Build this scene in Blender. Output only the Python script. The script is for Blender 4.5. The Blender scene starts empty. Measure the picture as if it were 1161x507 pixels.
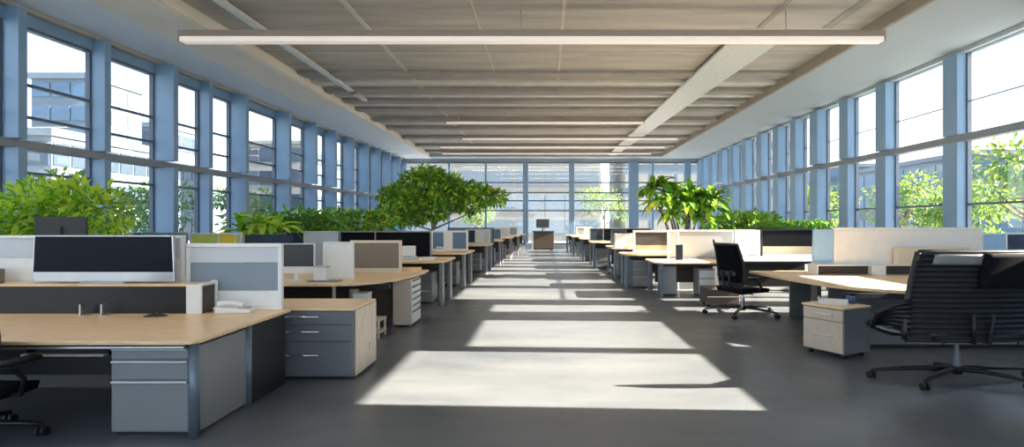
import bpy, math, random
from mathutils import Vector, Matrix
S = bpy.context.scene
COL = S.collection
PI = math.pi

# ------------------------------------------------------------------ camera, world, sun, exposure
cd = bpy.data.cameras.new('camera'); cam = bpy.data.objects.new('camera', cd); COL.objects.link(cam)
cam.location = (0, 0, 1.6); cam.rotation_euler = (PI/2, 0, 0)
cd.sensor_fit = 'HORIZONTAL'; cd.sensor_width = 36.0; cd.lens = 650/1161*36
cd.shift_x = -37.5/1161; cd.shift_y = 0.5/1161
cd.clip_start = 0.05; cd.clip_end = 600
S.camera = cam

SKY_STRENGTH = 2.9
SUN_STRENGTH = 60.0
W = bpy.data.worlds.new('sky'); S.world = W; W.use_nodes = True
nt = W.node_tree; nt.nodes.clear()
out = nt.nodes.new('ShaderNodeOutputWorld'); bg = nt.nodes.new('ShaderNodeBackground')
tc = nt.nodes.new('ShaderNodeTexCoord'); sx = nt.nodes.new('ShaderNodeSeparateXYZ'); rp = nt.nodes.new('ShaderNodeValToRGB')
rp.color_ramp.elements[0].position = 0.0; rp.color_ramp.elements[0].color = (0.86, 0.93, 1.0, 1)
rp.color_ramp.elements[1].position = 0.7; rp.color_ramp.elements[1].color = (0.46, 0.68, 1.0, 1)
nt.links.new(tc.outputs['Generated'], sx.inputs[0]); nt.links.new(sx.outputs['Z'], rp.inputs[0])
nt.links.new(rp.outputs[0], bg.inputs['Color']); nt.links.new(bg.outputs[0], out.inputs[0])
bg.inputs['Strength'].default_value = SKY_STRENGTH

sl = bpy.data.lights.new('sun', 'SUN'); so = bpy.data.objects.new('sun', sl); COL.objects.link(so)
sl.energy = SUN_STRENGTH; sl.color = (1.0, 0.865, 0.685); sl.angle = math.radians(0.3)
so.rotation_euler = Vector((-1, 0.05, -0.465)).to_track_quat('-Z', 'Y').to_euler()
so.location = (30, -1, 20)

vs = S.view_settings
vs.view_transform = 'Standard'; vs.look = 'None'; vs.gamma = 1; vs.use_curve_mapping = False
vs.exposure = 0.0
S.cycles.use_denoising = True
S.cycles.max_bounces = 10; S.cycles.diffuse_bounces = 6; S.cycles.transparent_max_bounces = 16
S.cycles.sample_clamp_indirect = 6.0
S.cycles.caustics_reflective = False; S.cycles.caustics_refractive = False

# ------------------------------------------------------------------ materials
MATS = {}
def mat(name, col, rough=0.5, metal=0.0, var=0.0, scale=8.0, bump=0.0, spec=0.5, stretch=(1, 1, 1), trans=0.0, col2=None):
    if name in MATS: return MATS[name]
    m = bpy.data.materials.new(name); m.use_nodes = True
    n = m.node_tree.nodes; L = m.node_tree.links
    b = n['Principled BSDF']
    b.inputs['Base Color'].default_value = (*col, 1); b.inputs['Roughness'].default_value = rough
    b.inputs['Metallic'].default_value = metal; b.inputs['Specular IOR Level'].default_value = spec
    if var > 0 or bump > 0:
        t = n.new('ShaderNodeTexCoord'); mp = n.new('ShaderNodeMapping'); mp.inputs['Scale'].default_value = stretch
        ns = n.new('ShaderNodeTexNoise'); ns.inputs['Scale'].default_value = scale; ns.inputs['Detail'].default_value = 5
        L.new(t.outputs['Object'], mp.inputs[0]); L.new(mp.outputs[0], ns.inputs['Vector'])
        if var > 0:
            r = n.new('ShaderNodeValToRGB')
            r.color_ramp.elements[0].position = 0.3; r.color_ramp.elements[1].position = 0.7
            c2 = col2 or tuple(min(1, c*(1+var)) for c in col)
            r.color_ramp.elements[0].color = (*[c*(1-var) for c in col], 1); r.color_ramp.elements[1].color = (*c2, 1)
            L.new(ns.outputs['Fac'], r.inputs[0]); L.new(r.outputs[0], b.inputs['Base Color'])
        if bump > 0:
            bp = n.new('ShaderNodeBump'); bp.inputs['Strength'].default_value = bump; bp.inputs['Distance'].default_value = 0.01
            L.new(ns.outputs['Fac'], bp.inputs['Height']); L.new(bp.outputs[0], b.inputs['Normal'])
    if trans > 0:
        tr = n.new('ShaderNodeBsdfTranslucent'); tr.inputs['Color'].default_value = (col[0]*2.0, col[1]*1.7, col[2]*0.9, 1)
        mx = n.new('ShaderNodeMixShader'); mx.inputs[0].default_value = trans
        o = n['Material Output']
        L.new(b.outputs[0], mx.inputs[1]); L.new(tr.outputs[0], mx.inputs[2]); L.new(mx.outputs[0], o.inputs['Surface'])
    MATS[name] = m
    return m

def glass_mat(name, tint, refl=0.06):
    m = bpy.data.materials.new(name); m.use_nodes = True; n = m.node_tree.nodes; L = m.node_tree.links; n.clear()
    o = n.new('ShaderNodeOutputMaterial'); t = n.new('ShaderNodeBsdfTransparent'); g = n.new('ShaderNodeBsdfGlossy')
    t.inputs['Color'].default_value = (*tint, 1); g.inputs['Roughness'].default_value = 0.02
    x = n.new('ShaderNodeMixShader'); x.inputs[0].default_value = refl
    L.new(t.outputs[0], x.inputs[1]); L.new(g.outputs[0], x.inputs[2]); L.new(x.outputs[0], o.inputs['Surface'])
    return m

def emit_mat(name, col, strength):
    m = bpy.data.materials.new(name); m.use_nodes = True; b = m.node_tree.nodes['Principled BSDF']
    b.inputs['Base Color'].default_value = (*col, 1); b.inputs['Emission Color'].default_value = (*col, 1)
    b.inputs['Emission Strength'].default_value = strength
    return m

GLASS = glass_mat('window glass', (0.96, 0.985, 1.0))
SCREENGLASS = glass_mat('blue tinted screen glass', (0.42, 0.66, 0.9), 0.10)
OAK = mat('light oak', (0.87, 0.61, 0.35), 0.35, var=0.16, scale=5, stretch=(1.0, 9, 9))
OAKEDGE = mat('oak edge band', (0.58, 0.38, 0.2), 0.45, var=0.12, scale=6, stretch=(1, 6, 6))
WHITEWOOD = mat('pale limed wood', (0.68, 0.58, 0.46), 0.5, var=0.12, scale=4, stretch=(9, 9, 1))
WHITE = mat('white laminate', (0.82, 0.83, 0.81), 0.4, var=0.03)
CREAM = mat('cream laminate', (0.72, 0.64, 0.50), 0.45, var=0.03)
STEEL = mat('grey steel sheet', (0.24, 0.245, 0.25), 0.38, 0.2, var=0.05, scale=3)
STEEL_D = mat('slate grey steel', (0.16, 0.168, 0.18), 0.38, 0.2, var=0.06, scale=3)
POST = mat('blue grey powder coat', (0.15, 0.19, 0.235), 0.35, 0.3, var=0.04)
ALU = mat('brushed aluminium', (0.62, 0.63, 0.64), 0.28, 0.9, var=0.04)
CHROME = mat('polished chrome', (0.75, 0.76, 0.78), 0.12, 1.0, var=0.02)
BLACK = mat('black plastic', (0.012, 0.013, 0.015), 0.38, var=0.1)
BLACKF = mat('black fabric', (0.006, 0.007, 0.010), 0.8, var=0.15, scale=60, spec=0.1)
RIB = mat('black ribbed leather', (0.010, 0.011, 0.014), 0.30, var=0.1, scale=20, spec=0.3)
DARKWOOD = mat('dark brown panel', (0.075, 0.055, 0.042), 0.5, var=0.15, scale=4, stretch=(1, 1, 8))
DARKGREY = mat('charcoal fabric', (0.055, 0.057, 0.06), 0.8, var=0.12, scale=60)
SCREEN = mat('dark display glass', (0.006, 0.009, 0.016), 0.35, var=0.02, spec=0.12)
GREYSCREEN = mat('grey display', (0.075, 0.08, 0.088), 0.3, var=0.03)
GREYBLUE = mat('blue grey fabric', (0.25, 0.31, 0.37), 0.8, var=0.06, scale=90)
PALEBLUE = mat('pale blue grey fabric', (0.60, 0.65, 0.70), 0.8, var=0.05, scale=90)
NAVY = mat('navy fabric', (0.025, 0.045, 0.085), 0.8, var=0.1, scale=80)
BLUE = mat('mid blue fabric', (0.13, 0.22, 0.34), 0.8, var=0.08, scale=80)
SKYBLUE = mat('sky blue acrylic', (0.32, 0.52, 0.74), 0.3, var=0.03)
TAUPE = mat('taupe fabric', (0.22, 0.19, 0.155), 0.8, var=0.08, scale=80)
TAN = mat('tan fabric', (0.42, 0.36, 0.27), 0.8, var=0.05, scale=80)
BEIGE = mat('beige laminate', (0.62, 0.52, 0.41), 0.45, var=0.04)
GREY = mat('mid grey fabric', (0.42, 0.43, 0.44), 0.8, var=0.05, scale=80)
YELLOW = mat('yellow card', (0.75, 0.55, 0.03), 0.5, var=0.04)
LIME = mat('lime green panel', (0.45, 0.52, 0.12), 0.5, var=0.06)
PAPER = mat('white paper', (0.80, 0.80, 0.79), 0.7, var=0.02)
BLUEBOOK = mat('blue card', (0.05, 0.12, 0.28), 0.5, var=0.05)
COLBLUE = mat('steel blue paint', (0.225, 0.355, 0.51), 0.40, 0.0, var=0.03, scale=1.5)
MULL = mat('blue grey mullion', (0.10, 0.13, 0.18), 0.45, var=0.03)
BEAM = mat('transom cladding', (0.25, 0.27, 0.30), 0.5, var=0.04, scale=2)
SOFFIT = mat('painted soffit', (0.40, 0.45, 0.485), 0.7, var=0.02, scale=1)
CEILBEIGE = mat('warm grey ceiling board', (0.84, 0.78, 0.69), 0.75, var=0.05, scale=1)
CONC = mat('concrete ceiling slab', (0.50, 0.47, 0.43), 0.8, var=0.16, scale=0.9, stretch=(0.5, 3.5, 1), bump=0.2)
CONC2 = mat('darker concrete rib', (0.36, 0.34, 0.31), 0.8, var=0.10, scale=1.5)
CONC3 = mat('pale concrete rib', (0.66, 0.63, 0.59), 0.8, var=0.08, scale=1.5)
BROWNTRIM = mat('brown grey trim', (0.30, 0.26, 0.215), 0.6, var=0.05)
CORNICE = mat('beige cornice', (0.40, 0.37, 0.32), 0.6, var=0.03)
TRAY = mat('perforated grey tray', (0.74, 0.75, 0.73), 0.45, 0.1, var=0.12, scale=6, stretch=(1, 4, 1))
DIFF = emit_mat('lamp diffuser', (1.0, 0.90, 0.84), 0.34)
LAMPBODY = mat('lamp housing', (0.36, 0.31, 0.27), 0.5, var=0.03)
LEAF = mat('mid green leaf', (0.17, 0.38, 0.05), 0.4, var=0.45, scale=1.7, trans=0.35)
LEAFD = mat('deep green leaf', (0.10, 0.265, 0.05), 0.38, var=0.45, scale=1.7, trans=0.28)
LEAFL = mat('yellow green leaf', (0.46, 0.62, 0.09), 0.42, var=0.4, scale=1.7, trans=0.42)
BARK = mat('bark', (0.16, 0.125, 0.09), 0.85, var=0.3, scale=9, bump=0.5)
PALEBARK = mat('pale bark', (0.38, 0.35, 0.30), 0.8, var=0.2, scale=9, bump=0.4)
SOIL = mat('potting soil', (0.03, 0.022, 0.016), 0.95, var=0.3, scale=25, bump=0.6)
POTGREY = mat('charcoal planter', (0.035, 0.04, 0.048), 0.5, var=0.06, scale=4)
LAWN = mat('lawn', (0.16, 0.24, 0.07), 0.9, var=0.3, scale=0.6)
PAVE = mat('pale paving', (0.36, 0.36, 0.35), 0.8, var=0.08, scale=0.5)
BLDG = mat('pale building cladding', (0.13, 0.165, 0.20), 0.7, var=0.05, scale=0.3)
BLDG2 = mat('sand building cladding', (0.25, 0.238, 0.215), 0.7, var=0.05, scale=0.3)
BLDGLASS = mat('facade glass', (0.08, 0.14, 0.21), 0.12, 0.2, var=0.12, scale=0.25)
BLDGLASS2 = mat('dark facade glass', (0.045, 0.065, 0.09), 0.15, 0.2, var=0.12, scale=0.25)

def floor_mat():
    m = bpy.data.materials.new('polished concrete floor'); m.use_nodes = True
    n = m.node_tree.nodes; L = m.node_tree.links; b = n['Principled BSDF']
    t = n.new('ShaderNodeTexCoord')
    a = n.new('ShaderNodeTexNoise'); a.inputs['Scale'].default_value = 0.55; a.inputs['Detail'].default_value = 8; a.inputs['Roughness'].default_value = 0.62
    mp = n.new('ShaderNodeMapping'); mp.inputs['Scale'].default_value = (0.8, 2.2, 1)
    L.new(t.outputs['Object'], mp.inputs[0]); L.new(mp.outputs[0], a.inputs['Vector'])
    r = n.new('ShaderNodeValToRGB'); r.color_ramp.elements[0].position = 0.30; r.color_ramp.elements[1].position = 0.72
    r.color_ramp.elements[0].color = (0.088, 0.098, 0.115, 1); r.color_ramp.elements[1].color = (0.162, 0.169, 0.180, 1)
    L.new(a.outputs['Fac'], r.inputs[0]); L.new(r.outputs[0], b.inputs['Base Color'])
    f = n.new('ShaderNodeTexNoise'); f.inputs['Scale'].default_value = 3.0; f.inputs['Detail'].default_value = 6
    L.new(t.outputs['Object'], f.inputs['Vector'])
    mr = n.new('ShaderNodeMapRange'); mr.inputs['To Min'].default_value = 0.24; mr.inputs['To Max'].default_value = 0.42
    L.new(f.outputs['Fac'], mr.inputs['Value']); L.new(mr.outputs[0], b.inputs['Roughness'])
    b.inputs['Specular IOR Level'].default_value = 0.32
    return m
FLOOR = floor_mat()

# ------------------------------------------------------------------ mesh builder
class MB:
    def __init__(s, conv=None): s.v = []; s.f = []; s.conv = conv
    def add(s, vs_, fs):
        k = len(s.v); s.v += [tuple(p) for p in vs_]; s.f += [tuple(i+k for i in f) for f in fs]; return s
    def box(s, x0, x1, y0, y1, z0, z1, M=None):
        p = [(x0,y0,z0),(x1,y0,z0),(x1,y1,z0),(x0,y1,z0),(x0,y0,z1),(x1,y0,z1),(x1,y1,z1),(x0,y1,z1)]
        if s.conv: p = [s.conv(*q) for q in p]
        if M: p = [tuple(M @ Vector(q)) for q in p]
        return s.add(p, [(0,3,2,1),(4,5,6,7),(0,1,5,4),(1,2,6,5),(2,3,7,6),(3,0,4,7)])
    def prism(s, poly, z0, z1):
        n = len(poly); v = [(x,y,z0) for x,y in poly]+[(x,y,z1) for x,y in poly]
        f = [tuple(range(n-1,-1,-1)), tuple(range(n,2*n))]+[(i,(i+1)%n,n+(i+1)%n,n+i) for i in range(n)]
        return s.add(v, f)
    def prism_y(s, poly, y0, y1):          # outline in x,z extruded along y
        n = len(poly); v = [(x,y0,z) for x,z in poly]+[(x,y1,z) for x,z in poly]
        f = [tuple(range(n)), tuple(range(2*n-1,n-1,-1))]+[(i,n+i,n+(i+1)%n,(i+1)%n) for i in range(n)]
        return s.add(v, f)
    def tube(s, pts, r, n=10, cap=True, flat=1.0):
        pts = [Vector(p) for p in pts]; rs = r if isinstance(r, (list, tuple)) else [r]*len(pts)
        rings = []; up = None
        for i, p in enumerate(pts):
            d = (pts[min(i+1,len(pts)-1)]-pts[max(i-1,0)]).normalized()
            if up is None:
                up = Vector((0,0,1)) if abs(d.z) < 0.9 else Vector((0,1,0))
            a = d.cross(up).normalized(); up2 = a.cross(d).normalized(); up = up2
            rings.append([p + a*rs[i]*math.cos(2*PI*k/n) + up2*rs[i]*flat*math.sin(2*PI*k/n) for k in range(n)])
        v = [q for R in rings for q in R]; f = []
        for i in range(len(rings)-1):
            for k in range(n):
                f.append((i*n+k, i*n+(k+1)%n, (i+1)*n+(k+1)%n, (i+1)*n+k))
        if cap: f.append(tuple(range(n-1,-1,-1))); f.append(tuple((len(rings)-1)*n+k for k in range(n)))
        return s.add(v, f)
    def cyl(s, x, y, z0, z1, r, n=20, r1=None): return s.tube([(x,y,z0),(x,y,z1)], [r, r if r1 is None else r1], n)
    def lathe(s, x, y, prof, n=24):
        v = []; f = []
        for (r, z) in prof: v += [(x+r*math.cos(2*PI*k/n), y+r*math.sin(2*PI*k/n), z) for k in range(n)]
        for i in range(len(prof)-1):
            for k in range(n): f.append((i*n+k, i*n+(k+1)%n, (i+1)*n+(k+1)%n, (i+1)*n+k))
        f.append(tuple(range(n-1,-1,-1))); f.append(tuple((len(prof)-1)*n+k for k in range(n)))
        return s.add(v, f)
    def grid(s, fn, nu, nv, th=0.0):       # fn(u,v)->point; optional thickness along +y
        P = [[Vector(fn(i/nu, j/nv)) for i in range(nu+1)] for j in range(nv+1)]
        v = [p for R in P for p in R]; f = []
        for j in range(nv):
            for i in range(nu):
                a = j*(nu+1)+i; f.append((a, a+1, a+nu+2, a+nu+1))
        if th:
            k = len(v); v += [p+Vector((0,th,0)) for p in v]
            f += [tuple(reversed([q+k for q in fc])) for fc in f[:]]
            for i in range(nu):
                f.append((i, i+k, i+1+k, i+1)); a = nv*(nu+1)+i; f.append((a, a+1, a+1+k, a+k))
            for j in range(nv):
                a = j*(nu+1); b = a+nu+1; f.append((a, b, b+k, a+k)); a += nu; b += nu; f.append((a, a+k, b+k, b))
        return s.add(v, f)
    def leaf(s, p, d, nrm, L, Wd):
        p = Vector(p); d = d.normalized(); a = d.cross(nrm)
        if a.length < 1e-4: a = Vector((1,0,0))
        a.normalize(); n = a.cross(d)
        q = p + d*L*0.45
        return s.add([p, q+a*Wd/2+n*Wd*0.12, p+d*L-n*L*0.12, q-a*Wd/2+n*Wd*0.12], [(0,1,2,3)])
    def frond(s, p, d, L, Wd, droop, seg=6):
        p = Vector(p); d = Vector(d).normalized(); side = d.cross(Vector((0,0,1)))
        if side.length < 1e-3: side = Vector((1,0,0))
        side.normalize(); pts = []; cur = p.copy(); dd = d.copy()
        for i in range(seg+1):
            t = i/seg; w = Wd*(math.sin(PI*min(1, t*0.92+0.08))**0.8)*0.5
            n = side.cross(dd)
            pts += [cur-side*w-n*w*0.35*-1, cur, cur+side*w+n*w*0.35]
            dd = (dd + Vector((0,0,-droop/seg))).normalized(); cur = cur + dd*L/seg
        f = []
        for i in range(seg):
            a = i*3; f += [(a,a+1,a+4,a+3),(a+1,a+2,a+5,a+4)]
        return s.add(pts, f)
    def build(s, name, m, parent=None, bevel=0.0, smooth=False, seg=2):
        me = bpy.data.meshes.new(name); me.from_pydata([tuple(p) for p in s.v], [], s.f); me.update()
        o = bpy.data.objects.new(name, me); COL.objects.link(o); me.materials.append(m)
        if parent is not None: o.parent = parent
        if smooth:
            for p in me.polygons: p.use_smooth = True
        if bevel > 0:
            b = o.modifiers.new('bevel', 'BEVEL'); b.width = bevel; b.segments = seg; b.limit_method = 'ANGLE'; b.angle_limit = math.radians(40)
        return o

def tag(o, label, cat, group=None, kind=None):
    o['label'] = label; o['category'] = cat
    if group: o['group'] = group
    if kind: o['kind'] = kind
    return o
def thing(name, label, cat, loc=(0,0,0), rz=0.0, group=None):
    o = bpy.data.objects.new(name, None); COL.objects.link(o); o.empty_display_size = 0.1
    o.location = loc; o.rotation_euler = (0,0,rz)
    return tag(o, label, cat, group)
def struct(name, mb, m, parent=None, bevel=0.0, smooth=False, label=None, cat=None):
    o = mb.build(name, m, parent, bevel, smooth)
    o['kind'] = 'structure'
    if parent is None: o['label'] = label; o['category'] = cat
    return o
def arc(cx, cy, r, a0, a1, n=8):
    return [(cx+r*math.cos(math.radians(a0+(a1-a0)*i/n)), cy+r*math.sin(math.radians(a0+(a1-a0)*i/n))) for i in range(n+1)]

# ------------------------------------------------------------------ the room shell
ZC = 5.8; Y0, Y1 = -4.0, 37.1; XR = 10.1
def xl(t): return -(10.555 - 0.0365*t)
convL = lambda t, n, z: (xl(t)+n, t, z)        # t along the wall, n into the room
convR = lambda t, n, z: (XR-n, t, z)
convF = lambda t, n, z: (t, Y1-n, z)

struct('floor', MB().add([(xl(Y0)-0.4,Y0-0.3,0),(XR+0.4,Y0-0.3,0),(XR+0.4,Y1+0.3,0),(xl(Y1)-0.4,Y1+0.3,0),
    (xl(Y0)-0.4,Y0-0.3,-0.1),(XR+0.4,Y0-0.3,-0.1),(XR+0.4,Y1+0.3,-0.1),(xl(Y1)-0.4,Y1+0.3,-0.1)],
    [(0,1,2,3),(7,6,5,4),(0,4,5,1),(1,5,6,2),(2,6,7,3),(3,7,4,0)]), FLOOR, label='grey polished concrete floor striped by sunlight', cat='floor')
RX = 7.3; ZR = 6.06
ceil_o = struct('ceiling', MB().box(-RX, RX, Y0-0.3, Y1-1.3, ZR, ZR+0.34), CONC, label='recessed ribbed concrete ceiling over the aisle', cat='ceiling')
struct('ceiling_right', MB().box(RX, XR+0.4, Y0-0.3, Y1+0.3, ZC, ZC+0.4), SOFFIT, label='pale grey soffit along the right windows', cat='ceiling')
SOFFIT_L = mat('soffit with left light painted in', (0.80, 0.845, 0.88), 0.7, var=0.02, scale=1)  # same soffit paint, lightened so the left side's brightness sits in the colour
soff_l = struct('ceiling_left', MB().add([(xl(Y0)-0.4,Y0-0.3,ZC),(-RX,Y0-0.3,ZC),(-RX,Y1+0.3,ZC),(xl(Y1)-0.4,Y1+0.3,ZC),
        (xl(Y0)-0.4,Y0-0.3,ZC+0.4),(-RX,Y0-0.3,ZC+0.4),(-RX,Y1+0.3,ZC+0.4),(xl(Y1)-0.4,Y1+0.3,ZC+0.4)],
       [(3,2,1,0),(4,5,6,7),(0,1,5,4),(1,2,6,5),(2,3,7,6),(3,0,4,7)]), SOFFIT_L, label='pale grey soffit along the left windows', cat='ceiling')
struct('ceiling_far', MB().box(-RX, RX, Y1-1.3, Y1+0.3, ZC, ZC+0.4), SOFFIT, label='pale soffit strip above the far glazed wall', cat='ceiling')
left_bd = [(-7.3, Y0), (-7.3, 20.4)] + [(-7.3-0.2-1.0*math.sin(math.radians(a)), 19.4+1.0*math.cos(math.radians(a))) for a in range(0, 91, 15)] + [(-8.5, Y0)]
struct('ceiling_board', MB().prism(list(reversed(left_bd)), ZC-0.03, ZC), CEILBEIGE, soff_l)
e = MB()
e.box(RX-0.10, RX, Y0, Y1-1.3, ZC-0.03, ZR)
struct('trim_10', MB().box(-RX, -RX+0.06, Y0, Y1-1.3, ZC-0.01, ZR), CEILBEIGE, bevel=0.01, label='pale left edge of the ceiling recess', cat='trim')
struct('trim_5', e, BROWNTRIM, bevel=0.02, label='brown-grey edge of the ceiling recess', cat='trim')
# ribs and joints of the concrete ceiling
rib = MB(); rib2 = MB()
for y, w, h in ((16.9, 0.55, 0.10), (18.9, 0.35, 0.14), (20.5, 0.35, 0.12), (22.0, 0.5, 0.12), (24.0, 0.4, 0.16), (26.2, 0.5, 0.14), (29.0, 0.5, 0.16), (32.0, 0.5, 0.14), (34.6, 0.5, 0.14)):
    rib.box(-RX+0.1, RX-0.1, y-w/2, y+w/2, ZR-h, ZR)
struct('trim_6', rib, CONC2, bevel=0.02, label='darker concrete ribs across the ceiling', cat='trim')
for y, w, h in ((14.9, 0.06, 0.02), (17.9, 0.3, 0.10), (19.7, 0.3, 0.08), (21.2, 0.3, 0.08), (25.1, 0.3, 0.08), (8.9, 0.06, 0.02)):
    rib2.box(-RX+0.1, RX-0.1, y-w/2, y+w/2, ZR-h, ZR)
struct('trim_7', rib2, CONC3, bevel=0.015, label='paler concrete ribs across the ceiling', cat='trim')
j = MB(); j.box(-4.08, -3.98, Y0, 33, ZR-0.03, ZR); j.box(0.36, 0.42, Y0, 17.9, ZR-0.02, ZR); j.box(-1.5, -1.47, Y0, 24, ZR-0.012, ZR)
struct('trim_8', j, CONC3, label='thin pale joint strips along the ceiling', cat='trim')
j = MB(); j.box(4.80, 4.92, Y0, 13.0, ZR-0.025, ZR); j.box(6.3, 6.5, Y0, 13.0, ZR-0.02, ZR)  # dark strips: one for a groove, the outer one paints in shading
struct('trim_9', j, CONC2, label='dark strips for a groove and painted shade along right of the ceiling', cat='trim')

# side walls: knee wall, header, transom, columns, one window per bay
win_n = [0]
def side_wall(side, conv, cols, ztr, trth, mulls, low, zglass, base, tlo, thi):
    w = MB(conv); w.box(tlo, thi, -0.30, 0.0, 0, base); w.box(tlo, thi, -0.30, 0.02, zglass, ZC+0.02)
    struct('wall_'+side, w, COLBLUE, label='steel blue painted sill wall and header of the %s window wall' % side, cat='wall')
    t = MB(conv); t.box(tlo, thi, -0.06, 0.16, ztr-trth/2, ztr+trth/2)
    struct('trim_%d' % (1 if side == 'left' else 2), t, BEAM, bevel=0.01, label='grey transom beam along the %s window wall' % side, cat='transom')
    c = MB(conv); c.box(tlo, thi, 0.0, 0.14, ZC-0.10, ZC)
    struct('trim_%d' % (3 if side == 'left' else 4), c, CORNICE if side == 'left' else SOFFIT, bevel=0.01, label='cornice between the %s windows and the soffit' % side, cat='cornice')
    for (tc_, w_, d_) in cols:
        m = MB(conv)
        m.box(tc_-w_/2, tc_+w_/2, -0.12, d_, base, ztr-trth/2); m.box(tc_-w_/2, tc_+w_/2, -0.12, d_, ztr+trth/2, ZC-0.10)
        struct('column', m, COLBLUE, bevel=0.008, label='steel blue column of the %s window wall' % side, cat='column')
    for a, b in zip(cols[:-1], cols[1:]):
        t0 = a[0]+a[1]/2; t1 = b[0]-b[1]/2
        if t1-t0 < 0.1: continue
        win_n[0] += 1
        f = MB(conv); fw = 0.05
        f.box(t0, t0+fw, -0.10, 0.0, base, zglass); f.box(t1-fw, t1, -0.10, 0.0, base, zglass)
        for z in ([base+fw/2, zglass-fw/2] + list(low) + (list(mulls) if (side == 'left' or b[0] > 11.5) else [])):
            hb = 0.009 if (side == 'right' and z in mulls) else fw/2
            f.box(t0+fw, t1-fw, -0.06 if hb < 0.02 else -0.10, 0.0, z-hb, z+hb)
        fo = struct('window_%d' % win_n[0], f, MULL, label='tall mullioned window bay of the %s wall' % side, cat='window')
        g = MB(conv); g.box(t0+fw, t1-fw, -0.062, -0.052, base+fw, zglass-fw); struct('pane', g, GLASS, fo)
        if side == 'right' and b[0] <= 11.5:
            rb = MB(conv)
            rb.box(t0+0.01, t1-0.01, 0.002, 0.03, 5.46 if 4.0 < t0 < 6.0 else 5.16, zglass); struct('sun_blocker_top', rb, SOFFIT, fo)  # out-of-view blocker, added to trim the left edge of the sun patch
            if b[0] < 10: rb = MB(conv); rb.box(t0+0.01, t1-0.01, 0.165, 0.19, base, 3.70 if b[0] < 7 else 3.05); struct('sun_blocker_low', rb, SOFFIT, fo)  # out-of-view blocker, added to keep sun off the near right floor

colsL = [(t, 0.16, 0.36) for t in (-3.8, -1.4, 1.0, 3.0, 5.0, 7.0, 9.0)] + [(10.83, 0.18, 0.30), (12.84, 0.18, 0.30), (14.79, 0.18, 0.50), (16.58, 0.18, 0.30), (18.11, 0.18, 0.50), (20.93, 0.18, 0.50), (23.14, 0.18, 0.50), (25.12, 0.18, 0.50), (27.19, 0.18, 0.50), (29.19, 0.18, 0.50), (30.99, 0.18, 0.50), (32.89, 0.18, 0.50), (34.79, 0.18, 0.50), (36.84, 0.18, 0.30)]
side_wall('left', convL, colsL, 3.13, 0.17, (4.33, 3.70), (2.60, 0.95), 5.46, 0.5, Y0-0.3, Y1+0.3)
colsR = [(-3.8, 0.4, 0.25), (-1.2, 0.8, 0.25), (1.2, 0.8, 0.25), (3.55, 1.8, 0.25), (6.78, 0.2, 0.15), (9.45, 0.85, 0.25), (11.2, 0.7, 0.25), (14.0, 0.5, 0.22), (16.8, 0.5, 0.28), (18.95, 0.55, 0.25),
    (20.85, 0.6, 0.35), (22.6, 0.5, 0.35), (24.3, 0.55, 0.35), (26.2, 0.6, 0.35), (28.2, 0.6, 0.35), (30.0, 0.6, 0.35), (31.9, 0.6, 0.35), (33.8, 0.6, 0.35), (35.6, 0.6, 0.35), (36.9, 0.3, 0.3)]
side_wall('right', convR, colsR, 3.66, 0.18, (4.53,), (2.07, 0.95), 5.74, 0.5, Y0-0.3, Y1+0.3)

# far glazed wall
w = MB(); w.box(xl(Y1), XR, Y1, Y1+0.3, 0, 0.3); w.box(xl(Y1), XR, Y1, Y1+0.3, 5.6, ZC+0.02)
struct('wall_far', w, SOFFIT, label='pale head and sill of the glazed far wall', cat='wall')
bars = [(-9.1, 0.2), (-6.2, 0.1), (-3.83, 0.12), (-1.26, 0.34), (1.72, 0.34), (5.72, 0.62), (6.95, 0.12), (9.2, 0.42), (10.05, 0.1)]
for (x, wd) in bars:
    struct('column', MB().box(x-wd/2, x+wd/2, Y1-0.15, Y1+0.12, 0.3, 5.6), COLBLUE, bevel=0.01, label='blue post of the glazed far wall', cat='column')
for (xa, wa), (xb, wb) in zip(bars[:-1], bars[1:]):
    a = xa+wa/2; b = xb-wb/2; win_n[0] += 1
    f = MB()
    for z in (0.34, 2.46, 3.1, 3.62, 4.28, 5.56): f.box(a, b, Y1, Y1+0.08, z-0.04, z+0.04)
    fo = struct('window_%d' % win_n[0], f, MULL, label='mullioned window bay of the far wall', cat='window')
    struct('pane', MB().box(a, b, Y1+0.035, Y1+0.045, 0.38, 5.52), GLASS, fo)
w = MB(); w.box(xl(Y0)-0.3, XR+0.3, Y0-0.3, Y0, 0, 0.3); w.box(xl(Y0)-0.3, XR+0.3, Y0-0.3, Y0, 5.6, ZC+0.3)  # back wall is out of view; its glazing is added as fill light
struct('wall_back', w, SOFFIT, label='pale head and sill of the unseen back wall, glazed for added fill light', cat='wall')
bb = [-10.6, -8.0, -5.4, -2.7, 0.0, 2.7, 5.4, 8.0, 10.0]
for x in bb: struct('column', MB().box(x-0.09, x+0.09, Y0-0.2, Y0+0.08, 0.3, 5.6), COLBLUE, label='blue post of the unseen back wall, glazed for added fill light', cat='column')
for a, b in zip(bb[:-1], bb[1:]):
    win_n[0] += 1; f = MB()
    for z in (0.34, 2.46, 3.62, 5.56): f.box(a+0.09, b-0.09, Y0-0.12, Y0-0.04, z-0.04, z+0.04)
    fo = struct('window_%d' % win_n[0], f, MULL, label='unseen window bay added behind the viewer for fill light', cat='window')
    struct('pane', MB().box(a+0.09, b-0.09, Y0-0.085, Y0-0.075, 0.38, 5.52), GLASS, fo)

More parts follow.
